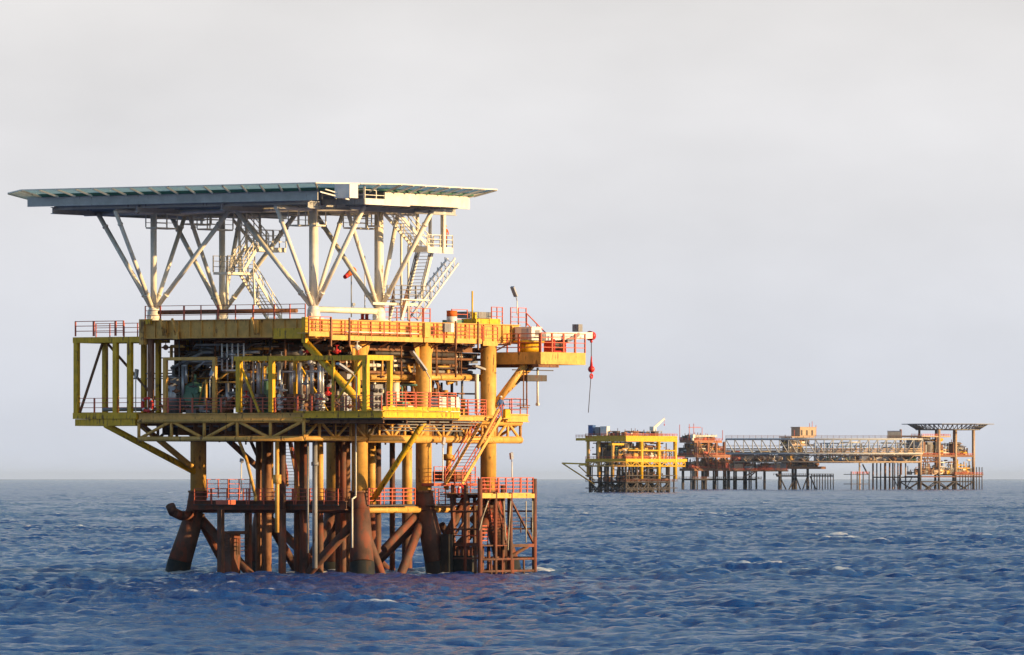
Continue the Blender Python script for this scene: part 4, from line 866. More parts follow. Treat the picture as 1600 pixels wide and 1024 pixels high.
# wrapped bundles on the projecting bay
for i, (px0, px1) in enumerate(((678, 692), (696, 711))):
    a = R_(px0, 0, EV+1.6); b = R_(px1, 0, EV+1.6)
    o = thing('wrapped_bundle', ((a.x+b.x)/2, EV+1.6, ZL-.06), ('white wrapped bundle behind the bay railing, nearer the leg', 'white wrapped bundle at the right end of the bay railing')[i], 'bundle', 'wrapped bundles on the lower deck')
    hw = (b.x-a.x)/2
    m = MB()
    for k in range(5): m.quadbox([(-hw*(1-.05*(k%2)),-.5,.1+k*.3),(hw*(1-.04*k),-.5,.1+k*.3),(hw*(1-.04*k),.5,.1+k*.3),(-hw,.5,.1+k*.3),(-hw,-.52,.37+k*.3),(hw*(1-.04*k),-.45,.37+k*.3),(hw*.95,.5,.37+k*.3),(-hw,.5,.37+k*.3)])
    m.build('sacks', 'white', o); MB().box(-hw,hw,-.5,.5,0,.09).build('pallet', 'brown', o)
# hose reels and life rings
def ring(p, label, axis='x', r=.38):
    o = thing('life_ring', p, label, 'life ring', 'red life rings and hose reels on the railings'); MB().torus((0,0,0), r, .11, axis).build('ring', 'bright_red', o)
    m = MB()
    for k in range(4):
        t = math.pi/4 + k*math.pi/2; m.ball((0, r*math.cos(t), r*math.sin(t)) if axis == 'x' else (r*math.cos(t), 0, r*math.sin(t)), .13, 8)
    m.build('band', 'white', o)
q = L_(230, 632, U0-.12); q.z = zr + .65; ring(q, 'red ring on the lower deck railing beside the left cage', r=.5)
q = R_(721, 768, -2.55); ring(q, 'red life ring on the boat landing railing', 'y', .42)
o = thing('fire_pump', (R_(573, 490, 1).x, 1.2, ZU), 'two small red valves on the upper deck beside the round column base', 'valve')
MB().box(-.5,.5,-.2,.2,0,.15).tube((-.3,0,.15),(-.3,0,.55),.14).tube((.3,0,.15),(.3,0,.55),.14).build('body', 'bright_red', o); MB().torus((-.3,-.1,.65),.16,.04,'y',10,5).torus((.3,-.1,.65),.16,.04,'y',10,5).build('handwheel', 'bright_red', o)
q = R_(706, 500, .6); o = thing('oil_drum', (q.x, .6, ZU), 'orange and white drum standing on the upper deck', 'drum')
MB().tube((0,0,0),(0,0,.55),.42,n=18).build('lower_half', 'white', o); MB().tube((0,0,.55),(0,0,1.0),.42,n=18).tube((0,0,.98),(0,0,1.02),.44,n=18).build('upper_half', 'orange', o)
# ---- people (about 1.7 m)
def person(p, label, top, legs_m, helmet, rz=0, bend=0):
    me = bpy.data.meshes.new('body')
    V = [(0,0,.92),(0,0,1.12),(0,.01,1.36),(0,.01,1.48),(0,-.01,1.62),           # pelvis chest neck head
         (.10,0,.88),(.11,-.02,.50),(.11,.03,.09),(.12,-.14,.04),(-.10,0,.88),(-.12,.05,.50),(-.12,.12,.09),(-.12,-.04,.04),
         (.19,.01,1.38),(.26,-.02,1.12),(.22,-.24,1.02),(.20,-.31,1.01),(-.19,.01,1.38),(-.27,0,1.12),(-.23,-.18,.98),(-.22,-.25,.95)]
    E = [(0,1),(1,2),(2,3),(3,4),(0,5),(5,6),(6,7),(7,8),(0,9),(9,10),(10,11),(11,12),(2,13),(13,14),(14,15),(15,16),(2,17),(17,18),(18,19),(19,20)]
    Rr = [.15,.14,.16,.06,.10,.10,.07,.05,.045,.10,.07,.05,.045,.07,.05,.038,.035,.07,.05,.038,.035]
    me.from_pydata(V, E, []); ob = bpy.data.objects.new('person', me); COL.objects.link(ob)
    sk = ob.modifiers.new('s', 'SKIN'); ob.modifiers.new('sub', 'SUBSURF').levels = 2; ob.modifiers['sub'].render_levels = 2
    for i, sv in enumerate(me.skin_vertices[0].data): sv.radius = (Rr[i], Rr[i]*(.8 if i < 3 else 1)); sv.use_root = (i == 0)
    dg = bpy.context.evaluated_depsgraph_get(); nm = bpy.data.meshes.new_from_object(ob.evaluated_get(dg)); bpy.data.objects.remove(ob)
    nm.name = 'person'
    for k in ('skin', top, legs_m, 'dark'): nm.materials.append(M[k])
    for f in nm.polygons:
        c = f.center; f.use_smooth = True
        hand = c.z < 1.05 and c.y < -.26
        f.material_index = 0 if (c.z > 1.50 or hand) else 3 if c.z < .12 else 2 if c.z < .95 and abs(c.x) < .2 else 1
    o = bpy.data.objects.new('person', nm); COL.objects.link(o)
    e_ = P.empty('tmp', p, rz); o.location = e_.location; o.rotation_euler = e_.rotation_euler; bpy.data.objects.remove(e_)
    tag(o, label, 'person')
    hm = MB().ball((0,-.01,1.70),.135,14,.75).tube((0,-.03,1.68),(0,-.03,1.70),.17,n=16).build('hard_hat', helmet, o)
    fc = MB().ball((0,-.125,1.61),.022,6).ball((.04,-.11,1.64),.014,6).ball((-.04,-.11,1.64),.014,6).ball((.105,0,1.62),.025,6).ball((-.105,0,1.62),.025,6).build('face', 'skin', o)
    for sx_, hx, hy, hz in ((1, .20, -.31, 1.01), (-1, -.22, -.25, .95)):
        m_ = MB().ball((hx, hy-.03, hz), .045, 8)
        for k in range(4): m_.tube((hx-.03+k*.02, hy-.06, hz), (hx-.03+k*.02, hy-.10-.008*(k in (1,2)), hz-.03), .009, .007, n=5)
        m_.tube((hx-sx_*.035, hy-.03, hz+.01), (hx-sx_*.055, hy-.075, hz+.015), .011, .008, n=5); m_.build('hand', 'skin', o)
    return o
q = R_(697, 388, st+.4); person((q.x, st+.5, q.z+.05), 'person in orange coveralls and yellow hard hat on the upper stair landing', 'orange', 'orange', 'yellow', rz=math.radians(-50))
q = R_(779, 640, -1.4); person((q.x, -1.6, ZL+.0), 'person in dark coveralls and white hard hat at the top of the long outside stair', 'blue', 'blue', 'white', rz=math.radians(-40))
q = R_(780, 640, -1.4); part(MB().box(q.x-1.2, q.x+1.2, -2.6, -1.0, ZL-.08, ZL), 'stairhead_grating', 'tan')
M['far_tan'] = paint('faded stone coloured paint', (0.50, 0.36, 0.25), 0.15, .6)
M['far_brown'] = paint('faded rust brown paint', (0.40, 0.17, 0.09), 0.2, .6)
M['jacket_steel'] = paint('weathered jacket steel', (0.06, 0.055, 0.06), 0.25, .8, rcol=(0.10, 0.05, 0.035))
# ================================================================== FAR PLATFORMS
def fpart(mb, name, mat, rt, label=None):
    o = mb.build(name, mat, rt)
    if label: o['label'] = label
    return o
def fdeck(rt, u0, u1, v0, v1, z0, z1, mat='tan', name='deck'):
    m = MB().box(u0, u1, v0, v1, z1-.3, z1)
    for (a, b) in (((u0, v0), (u1, v0)), ((u0, v0), (u0, v1)), ((u1, v0), (u1, v1)), ((u0, v1), (u1, v1))):
        m.ibeam((*a, (z0+z1)/2-.16), (*b, (z0+z1)/2-.16), .6, z1-z0-.3, .25)
    for k in range(9):
        u = u0 + (u1-u0)*k/8; m.box(u-.12, u+.12, v0-.12, v0-.02, z0, z1-.3)
    return fpart(m, name, mat, rt)
def ftruss(rt, p, q, dz, nb, mat='tan', r=.35, rb=.22, x=False, name='truss'):
    p = Vector(p); q = Vector(q); d_ = Vector((0,0,dz)); m = MB().tube(p, q, r, n=8).tube(p+d_, q+d_, r, n=8)
    for i in range(nb+1):
        c = p.lerp(q, i/nb); m.tube(c, c+d_, rb, n=6)
        if i < nb:
            e_ = p.lerp(q, (i+1)/nb)
            if x or i % 2: m.tube(c, e_+d_, rb, n=6)
            if x or not i % 2: m.tube(c+d_, e_, rb, n=6)
    return fpart(m, name, mat, rt)
def frail(rt, u0, u1, v0, v1, z, mat='red'):
    m = MB()
    for a, b in (((u0,v0,z),(u1,v0,z)), ((u0,v0,z),(u0,v1,z)), ((u1,v0,z),(u1,v1,z))): m.rail(a, b, 1.3, 2.5, 3, .07, .09)
    return fpart(m, 'railing', mat, rt)
def clutter(rt, u0, u1, v0, v1, z0, z1, n, mats, seed):
    rg = random.Random(seed)
    for k in range(n):
        m = MB(); t = rg.random(); u = rg.uniform(u0, u1); v = rg.uniform(v0, v1) if rg.random() < .6 else v0 + rg.random()*min(6, v1-v0); z = rg.uniform(z0, z1)
        if t < .2: m.tube((u, v, z0), (u, v, rg.uniform((z0+z1)/2, z1)), rg.uniform(.2, .6), n=8); nm = 'riser'
        elif t < .38: m.tube((u, v, z), (min(u1, u + rg.uniform(6, 18)), v, z), rg.uniform(.2, .5), n=8); nm = 'process_pipe'
        elif t < .5: m.tube((u, v, z), (u, min(v1, v + rg.uniform(4, 12)), z), rg.uniform(.2, .45), n=8); nm = 'cross_pipe'
        elif t < .66:
            w_ = rg.uniform(3, 7); h_ = min(z1-z0, rg.uniform(2.5, 6)); m.bar((u, v, z0), (u, v, z0+h_), .3).bar((u+w_, v, z0), (u+w_, v, z0+h_), .3).bar((u, v, z0+h_), (u+w_, v, z0+h_), .3).bar((u, v, z0), (u+w_, v, z0+h_), .2).bar((u, v, z0+h_*.5), (u+w_, v, z0+h_*.5), .2); nm = 'pipe_frame'
        elif t < .78:
            L = rg.uniform(2, 6); r = min((z1-z0)*.35, rg.uniform(.7, 1.5)); m.tube((u, v, z0+r+.4), (u+L, v, z0+r+.4), r, n=12).ball((u, v, z0+r+.4), r, 10).ball((u+L, v, z0+r+.4), r, 10).box(u+.4, u+L-.4, v-.4, v+.4, z0, z0+.6); nm = 'pressure_vessel'
        else:
            a = min(z1-z0, rg.uniform(1.2, 5)); m.box(u, u+a*1.4, v, v+a, z0, z0+a).box(u+.2, u+.5, v-.15, v, z0+.4, z0+a*.8).box(u+a, u+a+.7, v-.12, v, z0+.3, z0+a*.7).tube((u+a*.7, v+.5, z0+a), (u+a*.7, v+.5, z0+a+1.5), .15, n=6); nm = 'equipment_box'
        fpart(m, nm, rg.choice(mats), rt)
def fmodules(rt, u0, u1, v0, v1, z0, z1, n, mats, seed):
    rg = random.Random(seed)
    for k in range(n):
        u = rg.uniform(u0, u1-5); v = rg.uniform(v0, v1); a = rg.uniform(3, 8); h = (z1-z0)*rg.choice((.45, .6, .75, .97)); b_ = rg.uniform(2, 5)
        m = MB().box(u, min(u1, u+a), v, v+b_, z0, z0+h)
        for j in range(int(a/1.4)): m.box(u+.2+j*1.4, u+.4+j*1.4, v-.14, v, z0, z0+h)
        m.tube((u+a*.4, v+b_/2, z0+h), (u+a*.4, v+b_/2, z0+h+rg.uniform(.6, 2.2)), .25, n=8)
        fpart(m, 'process_module', rg.choice(mats), rt)
def fjacket(rt, legs, z1, mat='jacket_steel', r=.75, bx=True, batter=.10, levels=(5.5,)):
    """legs: grid list of rows of (u, v)"""
    for row in legs:
        for (u, v) in row:
            m = MB().tube((u, v, z1), (u, v, 6.0), r*.85, n=12); m.tube((u, v, 6.0), (u, v, -3), r, n=12); fpart(m, 'leg', mat, rt)
    for a, b in [(row[i], row[i+1]) for row in legs for i in range(len(row)-1)] + [(legs[j][i], legs[j+1][i]) for j in range(len(legs)-1) for i in range(len(legs[0]))]:
        m = MB()
        for z in levels: m.tube((*a, z), (*b, z), .4, n=8)
        if bx: m.tube((*a, 5.4), (*b, -3), .38, n=8).tube((*b, 5.4), (*a, -3), .38, n=8)
        fpart(m, 'jacket_brace', mat, rt)
far_m = ('brown', 'grey', 'dark', 'tan', 'yellow', 'cream')
far_d = ('dark', 'brown', 'grey', 'dark', 'tan')
# ---- yellow far platform, left end of the complex
Q = Frame(978, 4280.0, 57); r1 = Q.empty('offshore_platform')
tag(r1, 'distant yellow platform nearest the foreground, leftmost of the far complex, no helideck', 'offshore platform')
v1 = Q.L(915, 0, 0).y; u1 = Q.R(1058, 0, 0).x; zt = Q.z(681, 0, 0); zt0 = Q.z(690, 0, 0); zl = Q.z(717, 0, 0); zl0 = Q.z(728.5, 0, 0)
fdeck(r1, 0, u1, 0, v1, zt0, zt, 'yellow'); fdeck(r1, 0, u1+10, 0, v1, zl-1.4, zl, 'yellow')
fpart(MB().box(-.5, -.1, v1-.6*v1, v1+6, zt-2.6, zt-1.2).box(0, 6, v1, v1+5, zt-1.6, zt-1.3), 'side_deck', 'yellow', r1)
ftruss(r1, (0, 0, zl0), (0, v1, zl0), zl-1.6-zl0, 5, 'tan'); ftruss(r1, (0, 0, zl0), (u1+8, 0, zl0), zl-1.6-zl0, 12, 'yellow', .4, .3); ftruss(r1, (0, v1, zl0), (u1, v1, zl0), zl-1.6-zl0, 10, 'brown')
frail(r1, 0, u1, 0, v1, zt, 'red'); frail(r1, 0, u1+8, 0, v1, zl, 'red'); fpart(MB().rail((-.3, v1-4, zt-1), (-.3, v1+6, zt-1), 1.6, 2, 3, .08, .1), 'railing', 'red', r1)
us_ = [Q.R(x_, 0, 1).x for x_ in (1001, 1028, 1054)]
for u in us_: fpart(MB().tube((u, .6, zl0-7), (u, .6, zt0), 1.1, n=16), 'column', 'yellow', r1)
for v in (9, 18, v1-1): fpart(MB().tube((1, v, zl0-6), (1, v, zt0), .9, n=12), 'column', 'tan', r1)
for zz in (Q.z(704, 0, 0),): fpart(MB().tube((us_[0]-14, .4, zz), (us_[2], .4, zz), .45, n=8), 'process_pipe', 'yellow', r1)
fpart(MB().box(us_[0]-30, us_[0]-18, 0.2, 2.5, Q.z(696,0,0), Q.z(693,0,0)), 'equipment_box', 'yellow', r1)
clutter(r1, 1, u1-4, 3, v1-1, zl, zt0-.5, 190, ('brown','grey','dark','tan','cream','green'), 5)
clutter(r1, 1, u1-4, 3, v1-1, zt, zt+2.6, 40, ('grey','dark','brown','blue','silver'), 8)
clutter(r1, 1, u1-4, 3, v1-1, zl0, zl-2, 40, ('brown','grey','dark'), 11)
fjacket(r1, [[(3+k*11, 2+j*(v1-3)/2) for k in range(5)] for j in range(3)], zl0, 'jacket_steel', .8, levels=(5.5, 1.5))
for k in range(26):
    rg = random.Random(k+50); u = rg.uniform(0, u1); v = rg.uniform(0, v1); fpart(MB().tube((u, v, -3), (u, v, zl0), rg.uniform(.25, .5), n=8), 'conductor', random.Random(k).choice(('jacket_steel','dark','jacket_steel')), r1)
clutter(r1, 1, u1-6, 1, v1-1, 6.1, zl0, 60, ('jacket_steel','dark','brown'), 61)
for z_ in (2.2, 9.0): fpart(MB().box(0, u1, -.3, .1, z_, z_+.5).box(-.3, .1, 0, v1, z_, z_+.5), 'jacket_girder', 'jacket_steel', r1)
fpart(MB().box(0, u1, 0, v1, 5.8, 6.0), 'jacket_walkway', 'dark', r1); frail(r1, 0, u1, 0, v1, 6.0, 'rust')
fpart(MB().bar((-.3, v1-1, zl0+1.2), Q.L(878, 724, -.3), .5, .8).bar((-.3, v1-1, zl0+.6), Q.L(905, 727, -.3), .5, .6), 'flare_beam', 'yellow', r1)
fpart(MB().tube(Q.L(880, 725, -.3), Q.L(929, 757, 0), .4, n=8).tube(Q.L(904, 728, 2), Q.L(929, 751, 2), .35, n=8), 'strut', 'tan', r1)
def fthing(fr, name, p, label, cat, group=None): return tag(fr.empty(name, p), label, cat, group)
for px0, px1, y0, mat, lab in ((919, 926, 665, 'blue', 'blue and white cabin at the left end of the distant yellow platform'), (930, 936, 668, 'grey', 'small grey cabin between the blue and the white cabins far away'), (938, 948, 667, 'white', 'white cabin standing on the distant yellow platform roof')):
    a = Q.L(px0, 0, 1); b = Q.L(px1, 0, 1); h = Q.z(y0, 0, a.y) - zt; o = fthing(Q, 'deck_cabin', (1, b.y, zt), lab, 'cabin', 'cabins on the distant yellow platform')
    wv = a.y - b.y; MB().box(0, 3, 0, wv, .2, h).box(-.1, 3.1, -.1, wv+.1, h, h+.2).build('walls', mat, o); MB().box(.8, 1.8, -.08, -.01, .2, 2.4).build('door', 'dark', o); MB().box(2.2, 2.8, -.08, -.01, 1.4, 2.4).build('window', 'dark', o)
def fcrane(fr, p, q, label, mat='white', w=.9):
    o = fthing(fr, 'crane', p, label, 'crane'); p = Vector(p); d = Vector(q) - p - Vector((0,0,2.5)); b0 = Vector((0,0,2.5))
    MB().tube((0,0,0), (0,0,2), 1.0, n=12).box(-1.4, 1.4, -1.4, 1.2, 2.0, 4.2).build('machinery_house', mat, o)
    m = MB()
    for s in ((-w,0,0),(w,0,0),(0,0,1.2)): m.tube(b0+Vector(s), b0+d+Vector(s)*.4, .22, n=6)
    for k in range(8):
        t0 = b0+d*(k/8); t1 = b0+d*((k+1)/8); m.tube(t0+Vector((-w,0,0)), t1+Vector((w,0,0)), .12, n=5).tube(t0+Vector((w,0,0)), t1+Vector((0,0,1.1)), .12, n=5)
    m.build('boom', mat, o); MB().tube(b0+d, b0+d-Vector((0,0,3)), .08, n=5).ball(b0+d-Vector((0,0,3.2)), .4).build('hook', 'bright_red', o)
    return o
fcrane(Q, Q.R(1020, 679, 8), Q.R(1038, 655, 8), 'small white crane boom raised over the distant yellow platform')
fmodules(r1, 2, u1-6, 4, v1-4, zl, zt0, 26, far_d, 71); fmodules(r1, 2, u1-6, 4, v1-6, zt, zt+2.4, 7, ('grey','brown','dark'), 72)
# ---- the others stand farther off
YB = 5400.0
S = Frame(1085, YB, 57); r2 = S.empty('offshore_platform')
tag(r2, 'distant crowded brown platform with masts at the left end of the bridge', 'offshore platform')
v2 = S.L(1062, 0, 0).y; u2 = S.R(1186, 0, 0).x; zz = lambda y: S.z(y, 0, 0)
fdeck(r2, 0, S.R(1128,0,0).x, 0, v2, zz(692), zz(688), 'far_brown'); fdeck(r2, 0, u2, 0, v2+4, zz(715), zz(711), 'far_brown'); fdeck(r2, 0, u2, 0, v2, zz(736), zz(732), 'brown')
ftruss(r2, (S.R(1112,0,0).x, 0, zz(722)), (u2, 0, zz(722)), zz(713)-zz(722), 9, 'far_brown', .4, .3)
for x_ in (1090, 1107, 1120, 1133): u = S.R(x_, 0, 0).x; fpart(MB().tube((u, .5, zz(745)), (u, .5, zz(690)), .9, n=12), 'column', 'far_brown', r2)
for a, b in (((1095, 700), (1106, 727)), ((1092, 690), (1100, 712)), ((1116, 694), (1106, 712)), ((1163, 745), (1182, 735)), ((1172, 745), (1184, 734))): fpart(MB().tube(S.R(*a, -.5), S.R(*b, -.5), .45, n=8), 'strut', 'far_brown', r2)
clutter(r2, 1, S.R(1125,0,0).x, 1, v2, zz(711), zz(693), 130, far_m, 21); clutter(r2, 1, u2-8, 1, v2, zz(732), zz(716), 120, ('brown','dark','grey','far_brown','red'), 22); clutter(r2, 1, S.R(1125,0,0).x-8, 1, v2, zz(688), zz(680), 45, ('red','brown','far_brown','grey'), 23)
frail(r2, 0, S.R(1128,0,0).x, 0, v2, zz(688)); frail(r2, 0, u2, 0, v2+4, zz(711)); frail(r2, 0, u2, 0, v2, zz(732))
for x_, y_ in ((1062, 664), (1077, 663), (1084, 662), (1097, 668), (1129, 672)): p = S.R(x_, 688, 4); fpart(MB().tube(p, (p.x, p.y, zz(y_)), .22, n=6), 'mast', 'red', r2)
p = S.R(1076, 668, 4); q = S.R(1095, 668, 4); fpart(MB().tube(p, q, .25, n=6), 'mast', 'red', r2)
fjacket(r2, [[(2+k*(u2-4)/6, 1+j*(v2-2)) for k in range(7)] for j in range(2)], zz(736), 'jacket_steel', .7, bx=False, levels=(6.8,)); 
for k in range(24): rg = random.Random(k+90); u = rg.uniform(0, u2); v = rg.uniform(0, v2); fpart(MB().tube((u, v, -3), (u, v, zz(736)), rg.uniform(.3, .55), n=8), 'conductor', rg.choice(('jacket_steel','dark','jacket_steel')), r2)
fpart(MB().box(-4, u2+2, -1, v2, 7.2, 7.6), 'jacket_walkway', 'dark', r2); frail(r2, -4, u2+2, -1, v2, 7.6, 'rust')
fcrane(S, S.R(1082, 689, -2), S.R(1120, 682, -2), 'low pale crane boom lying level over the distant crowded platform', 'cream')
clutter(r2, 1, S.R(1150,0,0).x-8, 1, v2, zz(711), zz(690), 120, ('brown','red','dark','far_brown','brown'), 27)
fmodules(r2, 1, S.R(1128,0,0).x-2, 2, v2-2, zz(711), zz(692), 16, far_d, 73); fmodules(r2, 1, u2-4, 2, v2-2, zz(732), zz(715), 24, far_d, 74); fmodules(r2, 1, S.R(1125,0,0).x-3, 2, v2-2, zz(688), zz(679), 7, far_d, 75)
# wellhead platform in the middle
T = Frame(1232, YB + 25, 57); r3 = T.empty('offshore_platform')
tag(r3, 'distant slim platform with crossed jacket legs behind the middle of the bridge', 'offshore platform')
zz = lambda y: T.z(y, 0, 0); v3 = T.L(1213, 0, 0).y; u3 = T.R(1290, 0, 0).x
fdeck(r3, 0, u3, 0, v3, zz(733), zz(729), 'brown'); fdeck(r3, 0, u3, 0, v3, zz(722), zz(720), 'brown'); fdeck(r3, 4, T.R(1272,0,0).x, 0, v3, zz(697), zz(694), 'far_tan'); fdeck(r3, 4, T.R(1272,0,0).x, 0, v3, zz(684), zz(682), 'far_tan')
clutter(r3, 1, u3-8, 1, v3, zz(729), zz(722), 60, ('brown','dark','grey'), 31); clutter(r3, 5, T.R(1265,0,0).x-5, 1, v3, zz(720), zz(686), 150, far_m, 32); clutter(r3, 5, T.R(1265,0,0).x-5, 1, v3, zz(694), zz(686), 60, far_m, 33)
fmodules(r3, 1, u3-6, 1, v3-2, zz(729), zz(722), 12, far_d, 76); fmodules(r3, 4, T.R(1270,0,0).x, 1, v3-2, zz(720), zz(697), 14, far_d, 77); fmodules(r3, 4, T.R(1270,0,0).x, 1, v3-2, zz(694), zz(684), 10, far_d, 78)
a = T.R(1250, 0, 2).x; b = T.R(1275, 0, 2).x
m = MB().box(a, b, 2, 9, zz(682), zz(668)).box(a-.4, b+.4, 1.6, 9.4, zz(668), zz(667)); fpart(m, 'block', 'far_tan', r3); 
for k in range(3): fpart(MB().box(a+1+k*(b-a-3)/2.6, a+3+k*(b-a-3)/2.6, 1.8, 1.97, zz(680), zz(672)), 'door', 'dark', r3)
for x_, y_ in ((1241, 672), (1265, 661), (1269, 658), (1275, 664)): p = T.R(x_, 682, 4); fpart(MB().tube(p, (p.x, p.y, zz(y_)), .2, n=6), 'mast', 'red', r3)
lg = [T.R(x_, 0, 0).x for x_ in (1218, 1243, 1262)]
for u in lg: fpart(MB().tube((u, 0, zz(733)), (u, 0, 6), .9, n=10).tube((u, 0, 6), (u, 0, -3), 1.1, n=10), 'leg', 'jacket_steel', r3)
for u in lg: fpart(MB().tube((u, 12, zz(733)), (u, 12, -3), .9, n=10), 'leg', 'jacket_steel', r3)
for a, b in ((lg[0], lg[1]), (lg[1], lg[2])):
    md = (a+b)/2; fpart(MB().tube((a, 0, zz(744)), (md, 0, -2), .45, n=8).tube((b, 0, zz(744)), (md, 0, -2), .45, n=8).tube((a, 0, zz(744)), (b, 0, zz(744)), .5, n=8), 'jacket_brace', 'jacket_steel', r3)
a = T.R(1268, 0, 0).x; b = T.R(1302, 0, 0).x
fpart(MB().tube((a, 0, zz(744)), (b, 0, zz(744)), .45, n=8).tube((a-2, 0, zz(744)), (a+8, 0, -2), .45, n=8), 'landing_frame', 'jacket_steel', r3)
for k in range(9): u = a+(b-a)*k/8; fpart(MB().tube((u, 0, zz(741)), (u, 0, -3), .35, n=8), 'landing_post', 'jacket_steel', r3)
frail(r3, lg[0]-3, b, 0, 3, zz(743), 'rust'); fpart(MB().path([(lg[0], 0, zz(744)), (lg[0]-3, 0, zz(744)), (lg[0]-4, 0, zz(741))], .7), 'elbow_pipe', 'jacket_steel', r3)
for x_ in (1210, 1214, 1217): p = T.R(x_, 712, -.5); fpart(MB().tube(p, (p.x, -.5, zz(733)), .35, n=8), 'riser', 'cream', r3)
# helideck platform at the right end
W_ = Frame(1440, YB, 57); r4 = W_.empty('offshore_platform')
tag(r4, 'distant platform at the right end of the bridge carrying a thin grey helideck', 'offshore platform')
zz = lambda y: W_.z(y, 0, 0); v4 = W_.L(1425, 0, 0).y; u4 = W_.R(1534, 0, 0).x
hc = (W_.R(1481, 0, 6).x, 6)
pts = []
for k in range(8):
    t = math.radians(22.5+45*k); pts.append((hc[0]+20*math.cos(t)*1.08, hc[1]+21*math.sin(t)*1.08))
sc_ = 74.0 / 2 / (YB/F) ; sc_ = None
hR = (1553-1406)/2/F*YB
pts = [(hc[0]+hR*math.cos(math.radians(22.5+45*k)), hc[1]+hR*math.sin(math.radians(22.5+45*k))) for k in range(8)]
fpart(MB().prism(pts, zz(663), zz(661.8)), 'helideck', 'grey', r4)
pin = [(hc[0]+(x_-hc[0])*.86, hc[1]+(y_-hc[1])*.86) for x_, y_ in pts]
for i in range(8):
    a, b = pin[i], pin[(i+1) % 8]; a2 = (hc[0]+(a[0]-hc[0])*.8, hc[1]+(a[1]-hc[1])*.8); b2 = (hc[0]+(b[0]-hc[0])*.8, hc[1]+(b[1]-hc[1])*.8)
    m = MB().tube((*a2, zz(671)), (*b2, zz(671)), .4, n=8)
    for k in range(6):
        t = k/6; t2 = (k+.5)/6; t3 = (k+1)/6; L3 = lambda p, q, t_, z: (p[0]+(q[0]-p[0])*t_, p[1]+(q[1]-p[1])*t_, z)
        m.tube(L3(a, b, t, zz(663)), L3(a2, b2, t2, zz(671)), .22, n=6).tube(L3(a2, b2, t2, zz(671)), L3(a, b, t3, zz(663)), .22, n=6)
    fpart(m, 'helideck_truss', 'grey', r4)
for x_, vv in ((1467, 0), (1493, 0), (1521, 0), (1438, 0)):
    p = W_.R(x_, 0, vv); fpart(MB().tube((p.x, vv, zz(742)), (p.x, vv, zz(671 if x_ != 1438 else 690)), 1.1, n=12), 'column', 'far_tan', r4)
    fpart(MB().tube((p.x+1, 16, zz(742)), (p.x+1, 16, zz(671)), .8, n=12), 'column', 'brown', r4)
fdeck(r4, 0, W_.R(1485,0,0).x, 0, v4+8, zz(683), zz(681), 'far_tan'); fdeck(r4, 0, W_.R(1522,0,0).x, 0, v4+8, zz(714), zz(711), 'brown'); fdeck(r4, W_.R(1490,0,0).x, u4, -1, v4+6, zz(743), zz(741), 'brown'); fdeck(r4, 0, u4, 0, v4+6, zz(746), zz(744), 'rust')
clutter(r4, 1, W_.R(1515,0,0).x, 1, v4+6, zz(711), zz(690), 130, far_m, 41); clutter(r4, 1, W_.R(1478,0,0).x, 1, v4+6, zz(690), zz(683), 14, far_m, 42); clutter(r4, W_.R(1470,0,0).x, W_.R(1520,0,0).x, 1, 8, zz(741), zz(715), 70, far_m, 43)
frail(r4, 0, W_.R(1522,0,0).x, 0, 10, zz(711)); frail(r4, W_.R(1490,0,0).x, u4, -1, 8, zz(741)); frail(r4, 0, W_.R(1485,0,0).x, 0, 8, zz(681))
ftruss(r4, (0, 0, zz(722)), (W_.R(1468,0,0).x, 0, zz(722)), zz(713)-zz(722), 6, 'brown')
fjacket(r4, [[(W_.R(x_,0,0).x, j*16) for x_ in (1438, 1467, 1493, 1521)] for j in range(2)], zz(742), 'jacket_steel', .9)
for k in range(9): u = W_.R(1500+k*4.3, 0, -1).x; fpart(MB().tube((u, -1, zz(730 if k > 4 else 741)), (u, -1, -3), .35, n=8), 'landing_post', 'jacket_steel', r4)
clutter(r4, 1, W_.R(1470,0,0).x, 1, v4+6, zz(742), zz(716), 60, ('jacket_steel','brown','grey','far_tan'), 45)
clutter(r4, W_.R(1460,0,0).x, u4-3, 0, 10, zz(741), zz(732), 40, ('brown','grey','far_tan'), 46)
fmodules(r4, 1, W_.R(1520,0,0).x, 1, v4+3, zz(711), zz(690), 16, far_d, 79); fmodules(r4, 1, W_.R(1480,0,0).x, 1, v4+3, zz(711), zz(684), 8, ('grey','dark','brown'), 80)
# support frame of the bridge with its row of piles
B5 = Frame(1345, YB, 57); r5 = B5.empty('bridge_support')
tag(r5, 'vertical piles with a small stair landing under the right part of the bridge', 'bridge support')
zz = lambda y: B5.z(y, 0, 0)
for i, (x_, w_, m_) in enumerate(((1343, 3, 'far_tan'), (1364, 3, 'brown'), (1370, 2.4, 'dark'), (1376, 2.4, 'dark'), (1383, 4, 'brown'), (1390, 3, 'brown'), (1395, 3, 'far_tan'), (1403, 2.4, 'brown'), (1415, 2.6, 'far_tan'), (1398, 2, 'brown'))):
    v_ = (i % 3)*4; u = B5.R(x_, 0, v_).x; fpart(MB().tube((u, v_, -3), (u, v_, zz(723)), w_*F**0*.2, n=10), 'pile', m_, r5)
a, b = B5.R(1330, 0, -2).x, B5.R(1358, 0, -2).x
fpart(MB().box(a, b, -2, 4, zz(742), zz(741)).box(a, b, -2, 4, zz(757), zz(756)), 'landing_deck', 'jacket_steel', r5)
for k in range(4): u = a+(b-a)*k/3; fpart(MB().tube((u, -2, -3), (u, -2, zz(737)), .4, n=8), 'landing_post', 'jacket_steel', r5)
fpart(MB().rail((a, -2, zz(741)), (b, -2, zz(741)), 1.6, 3, 3, .08, .1), 'railing', 'red', r5); fpart(MB().bar(B5.R(1348, 726, -1), B5.R(1356, 742, -1), 1.0, .4), 'stair', 'dark', r5)
